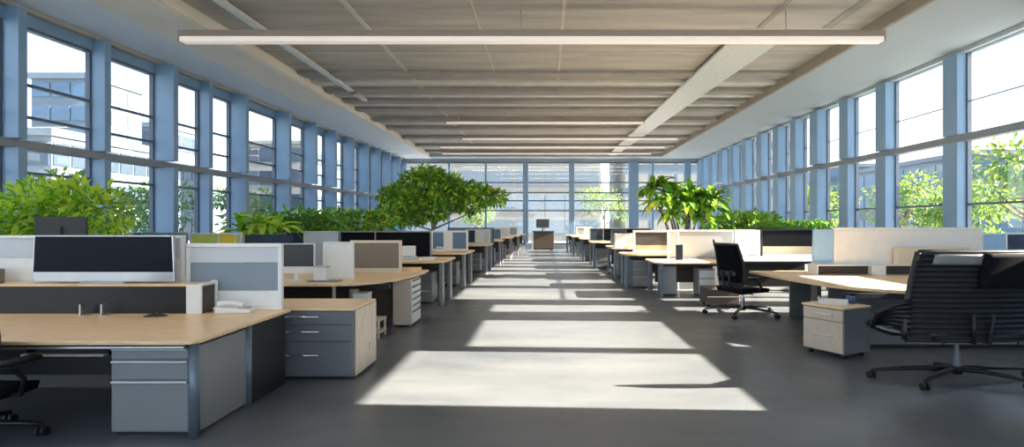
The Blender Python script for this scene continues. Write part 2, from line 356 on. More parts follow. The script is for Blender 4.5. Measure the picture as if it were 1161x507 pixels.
# ------------------------------------------------------------------ ceiling fixtures
LAMP_W = 7.0
def linear_light(label, x0, x1, y, z, h=0.22, d=0.22, rods=(), watts=LAMP_W):
    t = thing('linear_light', label, 'light', ((x0+x1)/2, y, z), 0, 'suspended linear ceiling lights')
    hw = (x1-x0)/2
    MB().box(-hw, hw, -d/2, d/2, h*0.45, h).build('housing', LAMPBODY, t, bevel=0.02)
    MB().box(-hw+0.02, hw-0.02, -d/2+0.01, d/2-0.01, 0, h*0.45).build('diffuser', DIFF, t, bevel=0.015)
    for e_ in (-1, 1): MB().box(e_*hw-0.012, e_*hw+0.012, -d/2+0.005, d/2-0.005, 0.0, h*0.99).build('end_cap', LAMPBODY, t, bevel=0.005)
    al = bpy.data.lights.new('lamp_light', 'AREA'); al.shape = 'RECTANGLE'; al.size = 2*hw-0.1; al.size_y = d; al.energy = watts*2*hw; al.color = (1.0, 0.88, 0.74)
    ao = bpy.data.objects.new('lamp_light', al); COL.objects.link(ao); ao.parent = t; ao.location = (0, 0, -0.01)
    for x in rods: MB().cyl(x-(x0+x1)/2, 0, h, ZR-0.005-z if abs(x) < RX-0.1 else ZC-z, 0.012, 8).build('suspension_rod', ALU, t)
linear_light('long linear light across the ceiling nearest the viewer', -7.55, 7.0, 11.9, 5.36, 0.24, 0.24, (-5.5, -0.5, 5.0))
linear_light('unseen fill lamp added above the nearest left desks, behind the long one', -7.4, -3.2, 4.6, 5.36, 0.24, 0.24, (-6.8, -3.8), 15.0)  # out-of-view lamp, added to brighten the near left desks
linear_light('unseen fill lamp added above the nearest right desks, behind the long one', 3.6, 7.0, 4.6, 5.36, 0.24, 0.24, (4.2, 6.4), 5.0)  # weaker out-of-view lamp, added as fill on the right side
for nm, y, x0, x1 in (('second', 23.2, -4.0, 4.0), ('third', 27.6, -4.0, 6.4), ('fourth', 30.6, -5.6, 6.4), ('fifth', 33.4, -6.0, 6.2)):
    linear_light('thin linear ceiling light, %s from the viewer' % nm, x0, x1, y, 5.66, 0.14, 0.16, (x0+0.5, x1-0.5))
t = thing('cable_tray', 'wide pale perforated tray running along right of ceiling', 'cable tray', (4.55, 25, 5.88))
MB().add([(-0.19,-11.3,0),(0.97,-11.3,0),(-0.10,10.6,0),(-0.61,10.6,0),(-0.19,-11.3,0.08),(0.97,-11.3,0.08),(-0.10,10.6,0.08),(-0.61,10.6,0.08)],
         [(0,3,2,1),(4,5,6,7),(0,1,5,4),(1,2,6,5),(2,3,7,6),(3,0,4,7)]).build('tray', TRAY, t, bevel=0.01)
for y in (-11, -6, 0, 6, 10): MB().cyl(0.15-0.025*(y+11), y, 0.08, ZR-5.88, 0.015, 8).build('hanger_rod', ALU, t)
t = thing('track_rail', 'pale grey rail running along left of ceiling', 'rail', (-6.35, 10, 5.92))
MB().box(-0.09, 0.09, -13, 10.2, 0, 0.08).build('rail', TRAY, t, bevel=0.01)
for y in (-10, -2, 3, 9): MB().cyl(0, y, 0.08, ZR-5.92, 0.015, 8).build('hanger_rod', ALU, t)

# ------------------------------------------------------------------ furniture builders
def table_poly(x0, x1, y0, y1, r, side):       # rounded corner on the aisle side front and back
    if side > 0:
        return [(x0,y0)] + arc(x1-r, y0+r, r, -90, 0) + arc(x1-r*0.5, y1-r*0.5, r*0.5, 0, 90) + [(x0,y1)]
    return [(x1,y0),(x1,y1)] + arc(x0+r*0.5, y1-r*0.5, r*0.5, 90, 180) + arc(x0+r, y0+r, r, 180, 270)

def partition(name, label, x0, x1, y, z0, z1, panels, frame=WHITE, fw=0.035, th=0.05, group='desk screens along the rows', posts=(), ax='x', rz=0):
    """panels: list of (fraction of the height, material), bottom to top; posts: extra upright positions 0..1"""
    cx = (x0+x1)/2; hw = (x1-x0)/2; H = z1-z0
    t = thing(name, label, 'screen', (cx, y, z0), rz, group)
    f = MB()
    f.box(-hw, hw, -th/2, th/2, H-fw, H); f.box(-hw, hw, -th/2, th/2, 0, fw*0.8)
    f.box(-hw, -hw+fw, -th/2, th/2, fw*0.8, H-fw); f.box(hw-fw, hw, -th/2, th/2, fw*0.8, H-fw)
    for p in posts: f.box(-hw+2*hw*p-fw/2, -hw+2*hw*p+fw/2, -th/2, th/2, fw*0.8, H-fw)
    f.build('frame', frame, t, bevel=0.006)
    z = fw*0.8; hh = H-fw*1.8
    edges = [0]+sorted(posts)+[1]
    for (fr, m) in panels:
        if isinstance(m, (list, tuple)):
            for mm, a, b in zip(m, edges[:-1], edges[1:]):
                xa = -hw+2*hw*a+fw*(1 if a == 0 else 0.5); xb = -hw+2*hw*b-fw*(1 if b == 1 else 0.5)
                MB().box(xa, xb, -th/2+0.012, th/2-0.012, z, z+hh*fr).build('panel', mm, t)
        else:
            MB().box(-hw+fw, hw-fw, -th/2+0.012, th/2-0.012, z+0.002, z+hh*fr-0.002).build('panel', m, t)
        z += hh*fr
    return t

def pedestal(label, loc, rz, w, d, h, drawers, body, front, handle, top=None, style='bar', casters=False, name='pedestal_drawers', group=None):
    """front faces local -y; drawers: heights bottom to top as fractions"""
    t = thing(name, label, 'drawers', loc, rz, group)
    b0 = 0.055 if casters else 0.03
    tt = 0.025 if top else 0.0
    MB().box(-w/2, w/2, -d/2+0.02, d/2, b0, h-tt).build('body', body, t, bevel=0.006)
    if top: MB().box(-w/2-0.008, w/2+0.008, -d/2-0.012, d/2+0.004, h-tt, h).build('top', top, t, bevel=0.006)
    if casters:
        for sx_ in (-1, 1):
            for sy in (-1, 1):
                MB().tube([(sx_*(w/2-0.06)-0.02, sy*(d/2-0.08), 0.0275), (sx_*(w/2-0.06)+0.02, sy*(d/2-0.08), 0.0275)], 0.0275, 12).build('caster', BLACK, t)
    else:
        MB().box(-w/2+0.02, w/2-0.02, -d/2+0.05, d/2-0.02, 0, b0).build('plinth', BLACK, t)
    z = b0+0.012; hh = h-tt-b0-0.02
    for fr in drawers:
        g = 0.008
        dr = MB().box(-w/2+0.012, w/2-0.012, -d/2, -d/2+0.018, z+g/2, z+hh*fr-g/2).build('drawer', front, t, bevel=0.004)
        zt = z+hh*fr-g/2
        if style == 'bar':
            zz = z+hh*fr*0.62; hw = min(0.18, w*0.17)
            m = MB(); m.tube([(-hw,-d/2-0.005,zz),(-hw,-d/2-0.032,zz),(hw,-d/2-0.032,zz),(hw,-d/2-0.005,zz)], 0.008, 8)
            m.build('handle', handle, dr, smooth=True)
        elif style == 'lip':
            MB().box(-w/2+0.014, w/2-0.014, -d/2-0.016, -d/2+0.002, zt-0.022, zt-0.006).build('handle', handle, dr, bevel=0.004)
        elif style == 'pull':
            zz = z+hh*fr*0.55; MB().box(-w*0.20, w*0.25, -d/2-0.018, -d/2, zz-0.018, zz+0.008).build('handle', handle, dr, bevel=0.006)
        z += hh*fr
    return t

def monitor(name, label, loc, w, h, rz=0, screen=SCREEN, shell=ALU, chin=0.0, stand=0.08, th=0.035, lean=0.0, group=None, taper=0.0):
    """loc is the foot on the surface; the screen looks along local -y; stand = height of the screen's underside"""
    t = thing(name, label, 'monitor', loc, rz, group)
    z0 = stand; z1 = stand+h; bz = 0.012
    sh = MB(); sh.prism_y([(-w/2-taper, z0), (w/2+taper, z0), (w/2, z1), (-w/2, z1)], 0, th); sh.build('shell', shell, t, bevel=0.006)
    k = taper*(1-chin/h)
    MB().prism_y([(-w/2+bz-k, z0+chin+bz), (w/2-bz+k, z0+chin+bz), (w/2-bz, z1-bz), (-w/2+bz, z1-bz)], -0.004, 0.004).build('display', screen, t)
    MB().box(-0.05*w, 0.05*w, th, th+0.03, 0.012, z0+h*0.5).build('stand', shell, t, bevel=0.006)
    MB().box(-0.16*w, 0.16*w, th-0.06, th+0.13, 0.0, 0.012).build('foot', shell, t, bevel=0.004)
    return t

def desk(label, x0, x1, y0, y1, z, side, top=OAK, r=0.25, legm=STEEL, panel=DARKWOOD, group='desks along the aisle', name='office_desk', poly=None, edge=None, th=0.035, legs=None, modesty=True):
    cx = (x0+x1)/2; cy = (y0+y1)/2
    t = thing(name, label, 'desk', (cx, cy, 0), 0, group)
    P = poly or table_poly(x0, x1, y0, y1, r, side)
    P = [(x-cx, y-cy) for x, y in P]
    MB().prism(P, z-th, z).build('tabletop', top, t, bevel=0.005)
    a = (x1-cx) if side > 0 else (x0-cx); s = side
    if legs is None:
        legs = [(a-s*0.10, y0-cy+0.42), (a-s*0.10, y1-cy-0.30), (-a+s*0.08, y0-cy+0.2), (-a+s*0.08, y1-cy-0.2)]
    for (lx, ly) in legs:
        MB().box(lx-0.035, lx+0.035, ly-0.12, ly+0.12, 0, z-th).build('leg', legm, t, bevel=0.01)
    if modesty:
        MB().box(min(a-s*0.2,-a+s*0.12), max(a-s*0.2,-a+s*0.12), y1-cy-0.24, y1-cy-0.22, z-th-0.5, z-th).build('modesty_panel', panel, t, bevel=0.003)
    f = MB(); xa, xb = sorted((a-s*0.14, -a+s*0.12))
    f.box(xa, xb, y0-cy+0.30, y0-cy+0.34, z-th-0.07, z-th); f.build('beam', BLACK, t, bevel=0.004)
    return t

def office_chair(label, loc, rz, wb, hb0, hb1, ws, ds, zs, rx, ry, a0, style, lean=0.12):
    """faces local +y; the back stands at -ds/2"""
    t = thing('office_chair', label, 'chair', loc, rz, 'office chairs')
    # star base
    b = MB(); b.cyl(0, 0, 0.075, 0.15, 0.05, 16)
    ends = []
    for k in range(5):
        a = math.radians(a0+72*k); ex, ey = rx*math.cos(a), ry*math.sin(a); ends.append((ex, ey))
        b.tube([(0,0,0.125), (ex*0.35,ey*0.35,0.125), (ex*0.75,ey*0.75,0.105), (ex,ey,0.085)], [0.035,0.03,0.024,0.018], 10, flat=0.8)
    b.build('star_base', BLACK if style != 'ribbed' else RIB, t, smooth=True)
    for (ex, ey) in ends:
        m = MB()
        for d in (-0.026, 0.026): m.tube([(ex+d-0.013,ey,0.034), (ex+d+0.013,ey,0.034)], 0.034, 16)
        m.cyl(ex, ey, 0.03, 0.085, 0.012, 8); m.build('caster', BLACK, t, bevel=0.003)
    g = MB(); g.cyl(0, 0, 0.15, 0.30, 0.034, 16); g.cyl(0, 0, 0.30, zs-0.09, 0.022, 16); g.build('gas_column', STEEL_D if style == 'ribbed' else CHROME, t, smooth=False)
    m = MB(); m.box(-0.10, 0.10, -0.14, 0.12, zs-0.10, zs-0.05); m.tube([(0.1,0,zs-0.075),(0.24,0.02,zs-0.085)], 0.01, 8); m.build('tilt_mechanism', BLACK, t, bevel=0.01)
    # seat cushion: rounded, front edge rolled
    def seatf(u, v):
        x = (u-0.5)*ws; y = (v-0.5)*ds
        return (x*(1-0.08*(2*v-1)**2), y, zs+0.02 - 0.05*max(0, v-0.75)**1.5*8*0.5 + 0.015*(2*u-1)**2)
    sm = MB(); P = []
    nu, nv = 12, 12
    sm.grid(lambda u, v: seatf(u, v), nu, nv); k = len(sm.v)
    sm.grid(lambda u, v: (seatf(u, v)[0]*0.96, seatf(u, v)[1]*0.96, zs-0.05), nu, nv)
    sm.f = sm.f[:nu*nv] + [tuple(reversed(f)) for f in sm.f[nu*nv:]]
    ring = [i for i in range(nu+1)] + [j*(nu+1)+nu for j in range(1, nv+1)] + [nv*(nu+1)+i for i in range(nu-1, -1, -1)] + [j*(nu+1) for j in range(nv-1, 0, -1)]
    for i in range(len(ring)):
        p, q = ring[i], ring[(i+1) % len(ring)]; sm.f.append((p, p+k, q+k, q))
    sm.build('seat', BLACKF if style != 'ribbed' else RIB, t, smooth=True)
    # backrest: leaning, curved around the sitter, belly forward at the lumbar
    H = hb1-hb0
    def backf(u, v, rib=0.0, inset=1.0):
        q = 2*u-1; wide = wb*(0.90+0.10*math.sin(PI*min(1, v*1.15)))*inset
        if style == 'ribbed': wide = wb*(1.04-0.12*v)*inset
        y = -ds/2 - lean*v + 0.05*math.sin(PI*v*0.9) + 0.07*q*q
        if rib: y -= rib*abs(math.sin(v*rib_n*PI))
        return (q*wide/2, y, hb0+H*v)
    rib_n = 17
    bk = MB()
    if style == 'ribbed':
        bk.grid(lambda u, v: backf(u, v, 0.022), 14, 102, 0.045); bk.build('backrest', RIB, t, smooth=True)
        fr = MB()
        for q in (0.0, 1.0):
            fr.tube([Vector(backf(q, i/10)) + Vector((0, 0.01, 0)) for i in range(11)], 0.030, 10)
        fr.tube([Vector(backf(i/10, 1.0)) + Vector((0, 0.01, 0)) for i in range(11)], 0.024, 10)
        fr.tube([Vector(backf(i/10, 0.0)) + Vector((0, 0.01, 0)) for i in range(11)], 0.022, 10)
        fr.build('back_frame', BLACK, t, smooth=True)
        MB().grid(lambda u, v: Vector(backf(0.46+0.54*u, 0.60+0.385*v)) - Vector((0, 0.040, 0)), 8, 8, 0.016).build('back_pad', BLACKF, t, smooth=True)
        MB().grid(lambda u, v: Vector(backf(0.10+0.355*u, 0.86+0.115*v)) - Vector((0, 0.036, 0)), 8, 4, 0.012).build('back_label', STEEL, t, smooth=True)
    else:
        sl_ = MB()
        n = 22
        for i in range(n):
            v = 0.06+0.90*i/(n-1); sl_.tube([backf(k/8, v) for k in range(9)], 0.0065, 6)
        for q in (0.2, 0.35, 0.5, 0.65, 0.8): sl_.tube([backf(q, k/8) for k in range(9)], 0.006, 6)
        sl_.grid(lambda u, v: Vector(backf(u, 0.04+0.94*v)) + Vector((0, 0.012, 0)), 8, 8, 0.006)
        sl_.build('backrest', BLACKF, t, smooth=True)
        fr = MB(); loop = [backf(0, i/10) for i in range(11)] + [backf(i/8, 1) for i in range(1, 9)] + [backf(1, 1-i/10) for i in range(1, 11)] + [backf(1-i/8, 0) for i in range(1, 9)]
        fr.tube(loop, 0.022, 8); fr.tube([backf(0.0, 0.85), Vector(backf(0.0, 1.0))+Vector((0,-0.02,0.07))], [0.022, 0.016], 8)
        fr.build('back_frame', BLACK, t, smooth=True)
        MB().grid(lambda u, v: Vector(backf(0.2+0.6*u, 0.18+0.14*v)) - Vector((0, 0.03, 0)), 8, 4, 0.025).build('lumbar_pad', BLACK, t, smooth=True)
    sp = MB(); p0 = Vector((0, -0.12, zs-0.08)); p1 = Vector(backf(0.5, 0.0)) + Vector((0, -0.03, -0.02)); p2 = Vector(backf(0.5, 0.3)) + Vector((0, -0.05, 0))
    for q in (-0.05, 0.05): sp.tube([p0+Vector((q,0,0)), p1+Vector((q*1.5,0,0)), p2+Vector((q*2,0,0))], 0.016, 8)
    sp.build('back_support', BLACK, t, smooth=True)
    # arms: loop brackets with a pad
    for s in (-1, 1):
        x = s*(ws/2+0.05); za = zs+0.21
        m = MB()
        if style == 'ribbed':
            xb_ = wb*0.5*s
            for k in range(6 if s < 0 else 2):      # bundle of bent straps
                o = 0.045*k
                m.tube([(xb_*0.98, -ds*0.50+0.05, zs+0.32-o*1.1), (xb_+s*(0.10-o*0.1), -ds*0.38+o*0.5, zs+0.30-o*0.9), (xb_+s*(0.24-o*0.2), -ds*0.2+o, zs+0.19-o*0.6), (xb_+s*(0.22-o*0.5), o*0.9, zs+0.04-o*0.1), (xb_+s*(0.06-o*0.2), o*0.5-0.05, zs-0.02), (xb_-s*0.16, o*0.3-0.05, zs-0.04)], 0.021, 8, flat=1.3)
            m.build('armrest', RIB, t, smooth=True)
        else:
            m.tube([(s*ws*0.25, 0.02, zs-0.06), (x, 0.02, zs-0.03), (x+s*0.015, 0.03, zs+0.08), (x+s*0.01, -0.05, za-0.03), (x, -0.16, za-0.01)], 0.018, 8)
            ar = m.build('armrest', BLACK, t, smooth=True)
            pd = MB(); pd.box(x-0.05, x+0.05, -0.22, 0.14, za-0.012, za+0.022); pd.build('arm_pad', BLACK, ar, bevel=0.012)
    return t

# ------------------------------------------------------------------ left side, from the viewer back
# desk 1
x0, x1, y0, y1, z = -5.9, -2.57, 4.2, 5.80, 0.74
t = thing('office_desk', 'large light oak desk nearest the viewer on the left, steel post leg', 'desk', ((x0+x1)/2, (y0+y1)/2, 0), 0, 'desks along the aisle')
cx, cy = (x0+x1)/2, (y0+y1)/2
P = [(x0,y0)] + arc(x1-0.10, y0+0.10, 0.10, -90, 0, 5) + [(x1,y1),(x0,y1)]
MB().prism([(x-cx,y-cy) for x,y in P], z-0.03, z).build('tabletop', OAK, t, bevel=0.006)
MB().box(x0-cx+0.02, x1-cx-0.10, y0-cy+0.03, y0-cy+0.06, z-0.062, z-0.03).build('apron', BLACK, t, bevel=0.004)
MB().tube([(x0-cx+0.1, y0-cy+0.015, z-0.058), (x1-cx-0.08, y0-cy+0.015, z-0.050)], 0.012, 8).build('edge_rail', ALU, t)
for y in (4.29, 5.05): MB().cyl(x1-cx-0.055, y-cy, 0, z-0.03, 0.038, 20).build('leg', POST, t, smooth=True)
MB().box(x1-cx-0.068, x1-cx-0.045, 4.33-cy, 5.03-cy, 0.03, z-0.06).build('side_panel', STEEL, t, bevel=0.004)
MB().box(x1-cx-0.075, x1-cx-0.038, 5.08-cy, 5.75-cy, 0.0, z-0.03).build('side_panel', BLACK, t, bevel=0.004)
MB().box(-3.62-cx, -3.46-cx, 4.82-cy, 4.90-cy, 0, z-0.03).build('leg', BLACK, t, bevel=0.01)
MB().box(x0-cx+0.1, x0-cx+0.2, -0.4, 0.4, 0, z-0.03).build('leg', BLACK, t, bevel=0.01)
MB().box(x0-cx+0.2, x1-cx-0.11, 5.70-cy, 5.73-cy, 0.1, z-0.03).build('modesty_panel', BLACK, t)
ks = MB(); ks.box(-4.35-cx, -3.66-cx, 4.75-cy, 5.15-cy, 0.50, 0.52); ksh = ks.build('under_shelf', PAPER, t, bevel=0.004)
for xx in (-4.35, -3.66): MB().box(xx-0.01-cx, xx+0.01-cx, 4.8-cy, 5.1-cy, 0.50, z-0.03).build('shelf_bracket', BLACK, t)
pedestal('grey steel two-drawer pedestal under the nearest left desk', (-2.965, 4.63, 0), 0, 0.60, 0.66, 0.685, (0.61, 0.24, 0.15), STEEL, STEEL, ALU, style='lip')

# riser along the back of desk 1
t = thing('desk_riser', 'long dark-fronted desk riser with thin wood top under the big monitor', 'riser', (-4.55, 5.595, z))
MB().box(-1.30, 1.22, -0.12, 0.13, 0.262, 0.282).build('top', OAK, t, bevel=0.004)
MB().box(-1.29, 1.12, -0.10, -0.08, 0.0, 0.262).build('front_panel', BLACK, t)
MB().box(-1.29, 1.12, 0.10, 0.12, 0.0, 0.262).build('back_panel', BLACK, t)
MB().box(1.12, 1.27, -0.125, -0.10, 0.0, 0.282).build('end_panel', WHITE, t, bevel=0.01)
MB().box(1.24, 1.262, -0.10, 0.11, 0.0, 0.262).build('end_panel', DARKWOOD, t)
m = MB(); m.box(1.22, 1.285, 0.11, 0.135, 0.0, 0.30); m.box(1.22, 1.275, -0.10, 0.11, 0.262, 0.29); m.build('end_frame', WHITE, t, bevel=0.01)
MB().box(-1.30, -1.28, -0.12, 0.12, 0, 0.262).build('end_panel', WHITE, t)
partition('desk_screen', 'blue-grey fabric desk screen with white frame, right end of nearest left desk', -3.60, -2.64, 5.77, z, 1.405, [(0.27, WHITE), (0.47, GREYBLUE), (0.26, PALEBLUE)], WHITE, 0.04)
partition('desk_screen', 'white lower and pale blue upper desk screen behind big monitor on nearest left desk', -5.88, -3.63, 5.77, z, 1.485, [(0.72, WHITE), (0.28, PALEBLUE)], WHITE, 0.03)
monitor('computer_monitor', 'big black-screened monitor with silver frame and chin on the nearest left desk', (-4.30, 5.58, z+0.283), 1.35, 0.455, 0, SCREEN, ALU, 0.085, 0.012, 0.035, taper=0.018)
t = thing('desk_organiser', 'small grey and white desk box on riser at left edge', 'box', (-5.42, 5.56, z+0.283))
MB().box(-0.2, 0.13, -0.05, 0.06, 0.0, 0.14).build('body', TAUPE, t, bevel=0.01); MB().box(-0.2, 0.12, -0.056, -0.048, 0.07, 0.135).build('front_band', PALEBLUE, t, bevel=0.003)
for i, x in enumerate((-4.36, -4.16)):
    t = thing('bookend', 'thin metal bookend on desk below the big monitor, %s one' % ('left' if i == 0 else 'right'), 'bookend', (x, 5.40, z), 0, 'bookends')
    MB().box(-0.009, 0.009, -0.03, 0.03, 0.004, 0.105).build('upright', ALU, t, bevel=0.003); MB().box(-0.02, 0.07, -0.035, 0.035, 0, 0.004).build('foot', ALU, t)
t = thing('computer_mouse', 'flat dark computer mouse beside the riser on the nearest left desk', 'mouse', (-3.62, 5.33, z), 0.2)
m = MB(); m.grid(lambda u, v: (0.105*(2*u-1)*(1-0.2*(2*v-1)**2), 0.05*(2*v-1)*(1-0.25*(2*u-1)**2), 0.004+0.024*(1-(2*u-1)**2)*(1-(2*v-1)**2)), 10, 8)
m.grid(lambda u, v: (0.105*(1-2*u)*(1-0.2*(2*v-1)**2), 0.05*(2*v-1)*(1-0.25*(2*u-1)**2), 0.0), 10, 8); m.build('shell', BLACK, t, smooth=True)
MB().tube([(0,0.012,0.026),(0,0.03,0.022)], 0.006, 8).build('wheel', STEEL, t)
t = thing('desk_phone', 'white desk telephone in front of blue-grey screen on nearest left desk', 'telephone', (-3.02, 5.58, z), 0.15)
MB().prism_y([(-0.15,0),(0.17,0),(0.17,0.03),(-0.15,0.065)], -0.09, 0.10).build('base', WHITE, t, bevel=0.012)
m = MB(); m.tube([(-0.13,-0.05,0.085),(-0.09,-0.05,0.098),(0.0,-0.05,0.10),(0.07,-0.05,0.085),(0.10,-0.05,0.070)], [0.032,0.025,0.022,0.025,0.03], 10); m.build('handset', PAPER, t, smooth=True)
MB().box(0.02, 0.13, 0.0, 0.08, 0.036, 0.046).build('keypad', GREY, t)
m = MB(); m.tube([(-0.14,-0.05,0.07)]+[(-0.17-0.01*math.sin(i*1.3), -0.05+0.008*i, 0.05-0.0045*i) for i in range(9)], 0.006, 6); m.build('cord', PAPER, t, smooth=True)

# drawer cabinet beside desk 1
t = pedestal('low slate three-drawer cabinet with oak top and pale wood side beside left aisle', (-2.495, 6.25, 0), 0, 1.06, 0.76, 0.737, (0.53, 0.26, 0.21), STEEL_D, STEEL_D, CHROME, top=OAK, style='bar', name='drawer_cabinet')
MB().box(0.532, 0.545, -0.33, 0.375, 0.03, 0.71).build('side_panel', WHITEWOOD, t, bevel=0.003)
m = MB(); m.tube([(0.545, 0.12, 0.27),(0.553, 0.12, 0.27)], 0.014, 12); m.box(0.545, 0.551, 0.10, 0.13, 0.20, 0.245); m.build('lock', ALU, t)

# desk 2 with bent end
P2 = [(-5.6,7.74),(-2.85,7.74)] + [(-2.60,7.80),(-2.36,8.05),(-2.18,8.45),(-2.08,9.0),(-2.04,9.7),(-2.06,10.15),(-2.3,10.2),(-5.6,10.2)]
t = desk('curved light oak desk behind the slate drawer cabinet, left row', -5.6, -2.04, 7.74, 10.2, 0.79, 1, poly=P2, legs=[(1.0, -0.5), (-1.65, -0.8), (-1.65, 0.8), (1.2, 0.95)], modesty=False, legm=WHITEWOOD)
MB().box(-1.6, 1.40, 0.12, 0.15, 0.12, 0.755).build('modesty_panel', DARKWOOD, t)
MB().box(0.86, 0.90, -1.0, -0.96, 0.0, 0.755).build('leg', WHITEWOOD, t, bevel=0.006)
pedestal('white drawer unit with dark slots under curved left desk, facing aisle', (-2.21, 9.20, 0), PI/2, 0.62, 0.30, 0.735, (0.3, 0.14, 0.14, 0.14, 0.14, 0.14), BEIGE, WHITE, BLACK, style='lip')
t = thing('utility_trolley', 'low two-shelf wooden trolley under the curved left desk', 'trolley', (-2.52, 8.15, 0))
for zz in (0.07, 0.24): MB().box(-0.22, 0.22, -0.18, 0.18, zz, zz+0.025).build('shelf', WHITEWOOD, t, bevel=0.004)
for sx_ in (-1, 1):
    for sy in (-1, 1): MB().box(sx_*0.20-0.014, sx_*0.20+0.014, sy*0.16-0.014, sy*0.16+0.014, 0, 0.24).build('leg', WHITEWOOD, t)
t = thing('paper_box', 'upright white paper box on the wooden trolley under curved left desk', 'box', (-2.60, 8.18, 0.265))
MB().box(-0.10, 0.09, -0.12, 0.12, 0, 0.32).build('body', PAPER, t, bevel=0.004); MB().box(-0.105, 0.095, -0.125, 0.125, 0.32, 0.36).build('lid', PAPER, t, bevel=0.004)
monitor('computer_monitor', 'small grey-screened monitor with pale chin on curved left desk', (-3.58, 8.20, 0.79), 0.56, 0.43, 0, GREYSCREEN, WHITE, 0.09, 0.10)
partition('desk_screen', 'plain white upright screen panel beside the small grey monitor', -3.27, -2.82, 8.46, 0.79, 1.335, [(1.0, WHITE)], WHITE, 0.03, 0.06)
t = thing('desk_speaker', 'small white box speaker on grey tray before white panel', 'speaker', (-3.12, 8.03, 0.79))
MB().box(-0.19, 0.24, -0.08, 0.12, 0, 0.022).build('tray', STEEL, t, bevel=0.005); MB().box(-0.11, 0.08, -0.05, 0.09, 0.022, 0.215).build('body', WHITE, t, bevel=0.012)
MB().box(-0.112, 0.082, -0.052, 0.092, 0.20, 0.218).build('top_cap', GREY, t, bevel=0.004)
partition('desk_screen', 'taupe fabric desk screen in cream frame at back of curved left desk', -3.26, -2.40, 9.6, 0.79, 1.325, [(0.08, CREAM), (0.92, TAUPE)], CREAM, 0.045)
partition('desk_screen', 'narrow white end post screen left of the taupe screen', -3.02, -2.93, 8.75, 0.79, 1.28, [(1.0, WHITE)], WHITE, 0.02, 0.05)
t = thing('letter_tray', 'small oak letter tray on far corner of curved left desk', 'tray', (-2.32, 9.85, 0.79))
MB().box(-0.17, 0.17, -0.13, 0.13, 0, 0.012).build('base', OAK, t)
m = MB(); m.box(-0.17,-0.155,-0.13,0.13,0.012,0.06); m.box(0.155,0.17,-0.13,0.13,0.012,0.06); m.box(-0.155,0.155,-0.13,-0.115,0.012,0.06); m.box(-0.155,0.155,0.115,0.13,0.012,0.06); m.build('rim', OAK, t)

# the left row further back: (y0,y1,x edge,z)
ORD = ['third', 'fourth', 'fifth', 'sixth', 'seventh', 'eighth', 'ninth']
rowL = [(10.85,12.5,-1.93,0.885), (13.9,15.9,-1.93,0.885), (18.0,20.2,-1.8,0.93), (22.0,24.0,-1.68,0.95), (25.8,27.7,-1.5,0.97), (29.4,31.2,-1.32,0.98), (33.0,34.8,-1.16,0.98)]
for o, (a, b, xe, zz) in zip(ORD, rowL):
    desk('oak-topped grey-legged desk, %s from the viewer in left row' % o, xe-2.0, xe, a, b, zz, 1, r=0.35)
    pedestal('grey drawer pedestal under the %s desk of the left row' % o, (xe-0.55, (a+b)/2+0.1, 0), 0, 0.42, 0.6, 0.62, (0.4, 0.3, 0.3), STEEL, STEEL, ALU, style='lip', group='pedestals under the aisle desks')
partition('floor_screen', 'tall black fabric screen with white post behind third left desk', -4.52, -2.50, 12.62, 0, 1.445, [(1.0, (BLACKF, BLACKF))], STEEL, 0.03, posts=(0.39,))
partition('floor_screen', 'pale and navy screen left of the black one, left row', -5.72, -4.55, 12.62, 0, 1.44, [(1.0, (NAVY, PALEBLUE))], PALEBLUE, 0.03, posts=(0.36,))
t = thing('desk_printer', 'small white printer on the third left desk before black screen', 'printer', (-2.75, 11.6, 0.885))
MB().box(-0.13, 0.11, -0.1, 0.12, 0.06, 0.27).build('body', WHITE, t, bevel=0.015); MB().box(-0.15, 0.14, -0.13, 0.13, 0, 0.06).build('base', PALEBLUE, t, bevel=0.008); MB().box(-0.09, 0.08, -0.16, -0.09, 0.08, 0.088).build('paper_tray', PAPER, t)
for k in range(3): tag(MB().box(-2.52+0.01*k, -2.22+0.012*k, 11.45, 11.75, 0.885+0.014*k, 0.898+0.014*k).build('paper_stack', PAPER), 'loose stack of white papers on third left desk, beside printer', 'papers', 'papers on the third left desk')
partition('desk_screen', 'two blue fabric panels with white posts on fourth left desk', -3.08, -2.08, 15.5, 0.885, 1.42, [(1.0, (BLUE, WHITE, BLUE))], WHITE, 0.05, posts=(0.36, 0.56))
t = thing('desk_phone', 'small white telephone on the fourth left desk', 'telephone', (-2.72, 14.9, 0.885))
MB().prism_y([(-0.12,0),(0.12,0),(0.12,0.03),(-0.12,0.07)], -0.08, 0.08).build('base', WHITE, t, bevel=0.01); MB().tube([(-0.1,-0.03,0.095),(0,-0.03,0.11),(0.1,-0.03,0.075)], 0.025, 8).build('handset', WHITE, t, smooth=True)
partition('desk_screen', 'dark and white panelled screen on fifth left desk', -2.75, -1.90, 19.9, 0.93, 1.42, [(1.0, (NAVY, WHITE, PALEBLUE))], WHITE, 0.04, posts=(0.4, 0.75))
partition('desk_screen', 'pale blue screen on sixth left desk', -2.6, -1.8, 23.7, 0.95, 1.42, [(1.0, (PALEBLUE, BLUE))], WHITE, 0.04, posts=(0.5,))
partition('desk_screen', 'white and pale blue screen on seventh left desk', -2.5, -1.7, 27.4, 0.97, 1.42, [(1.0, (WHITE, PALEBLUE))], WHITE, 0.04, posts=(0.5,))
partition('desk_screen', 'grey screen on eighth left desk', -2.3, -1.5, 31.0, 0.98, 1.44, [(1.0, GREYBLUE)], WHITE, 0.04)
partition('floor_screen', 'long dark screen before the far windows, left of aisle', -3.6, -1.9, 21.2, 0, 1.46, [(1.0, GREYBLUE)], BLACK, 0.03)

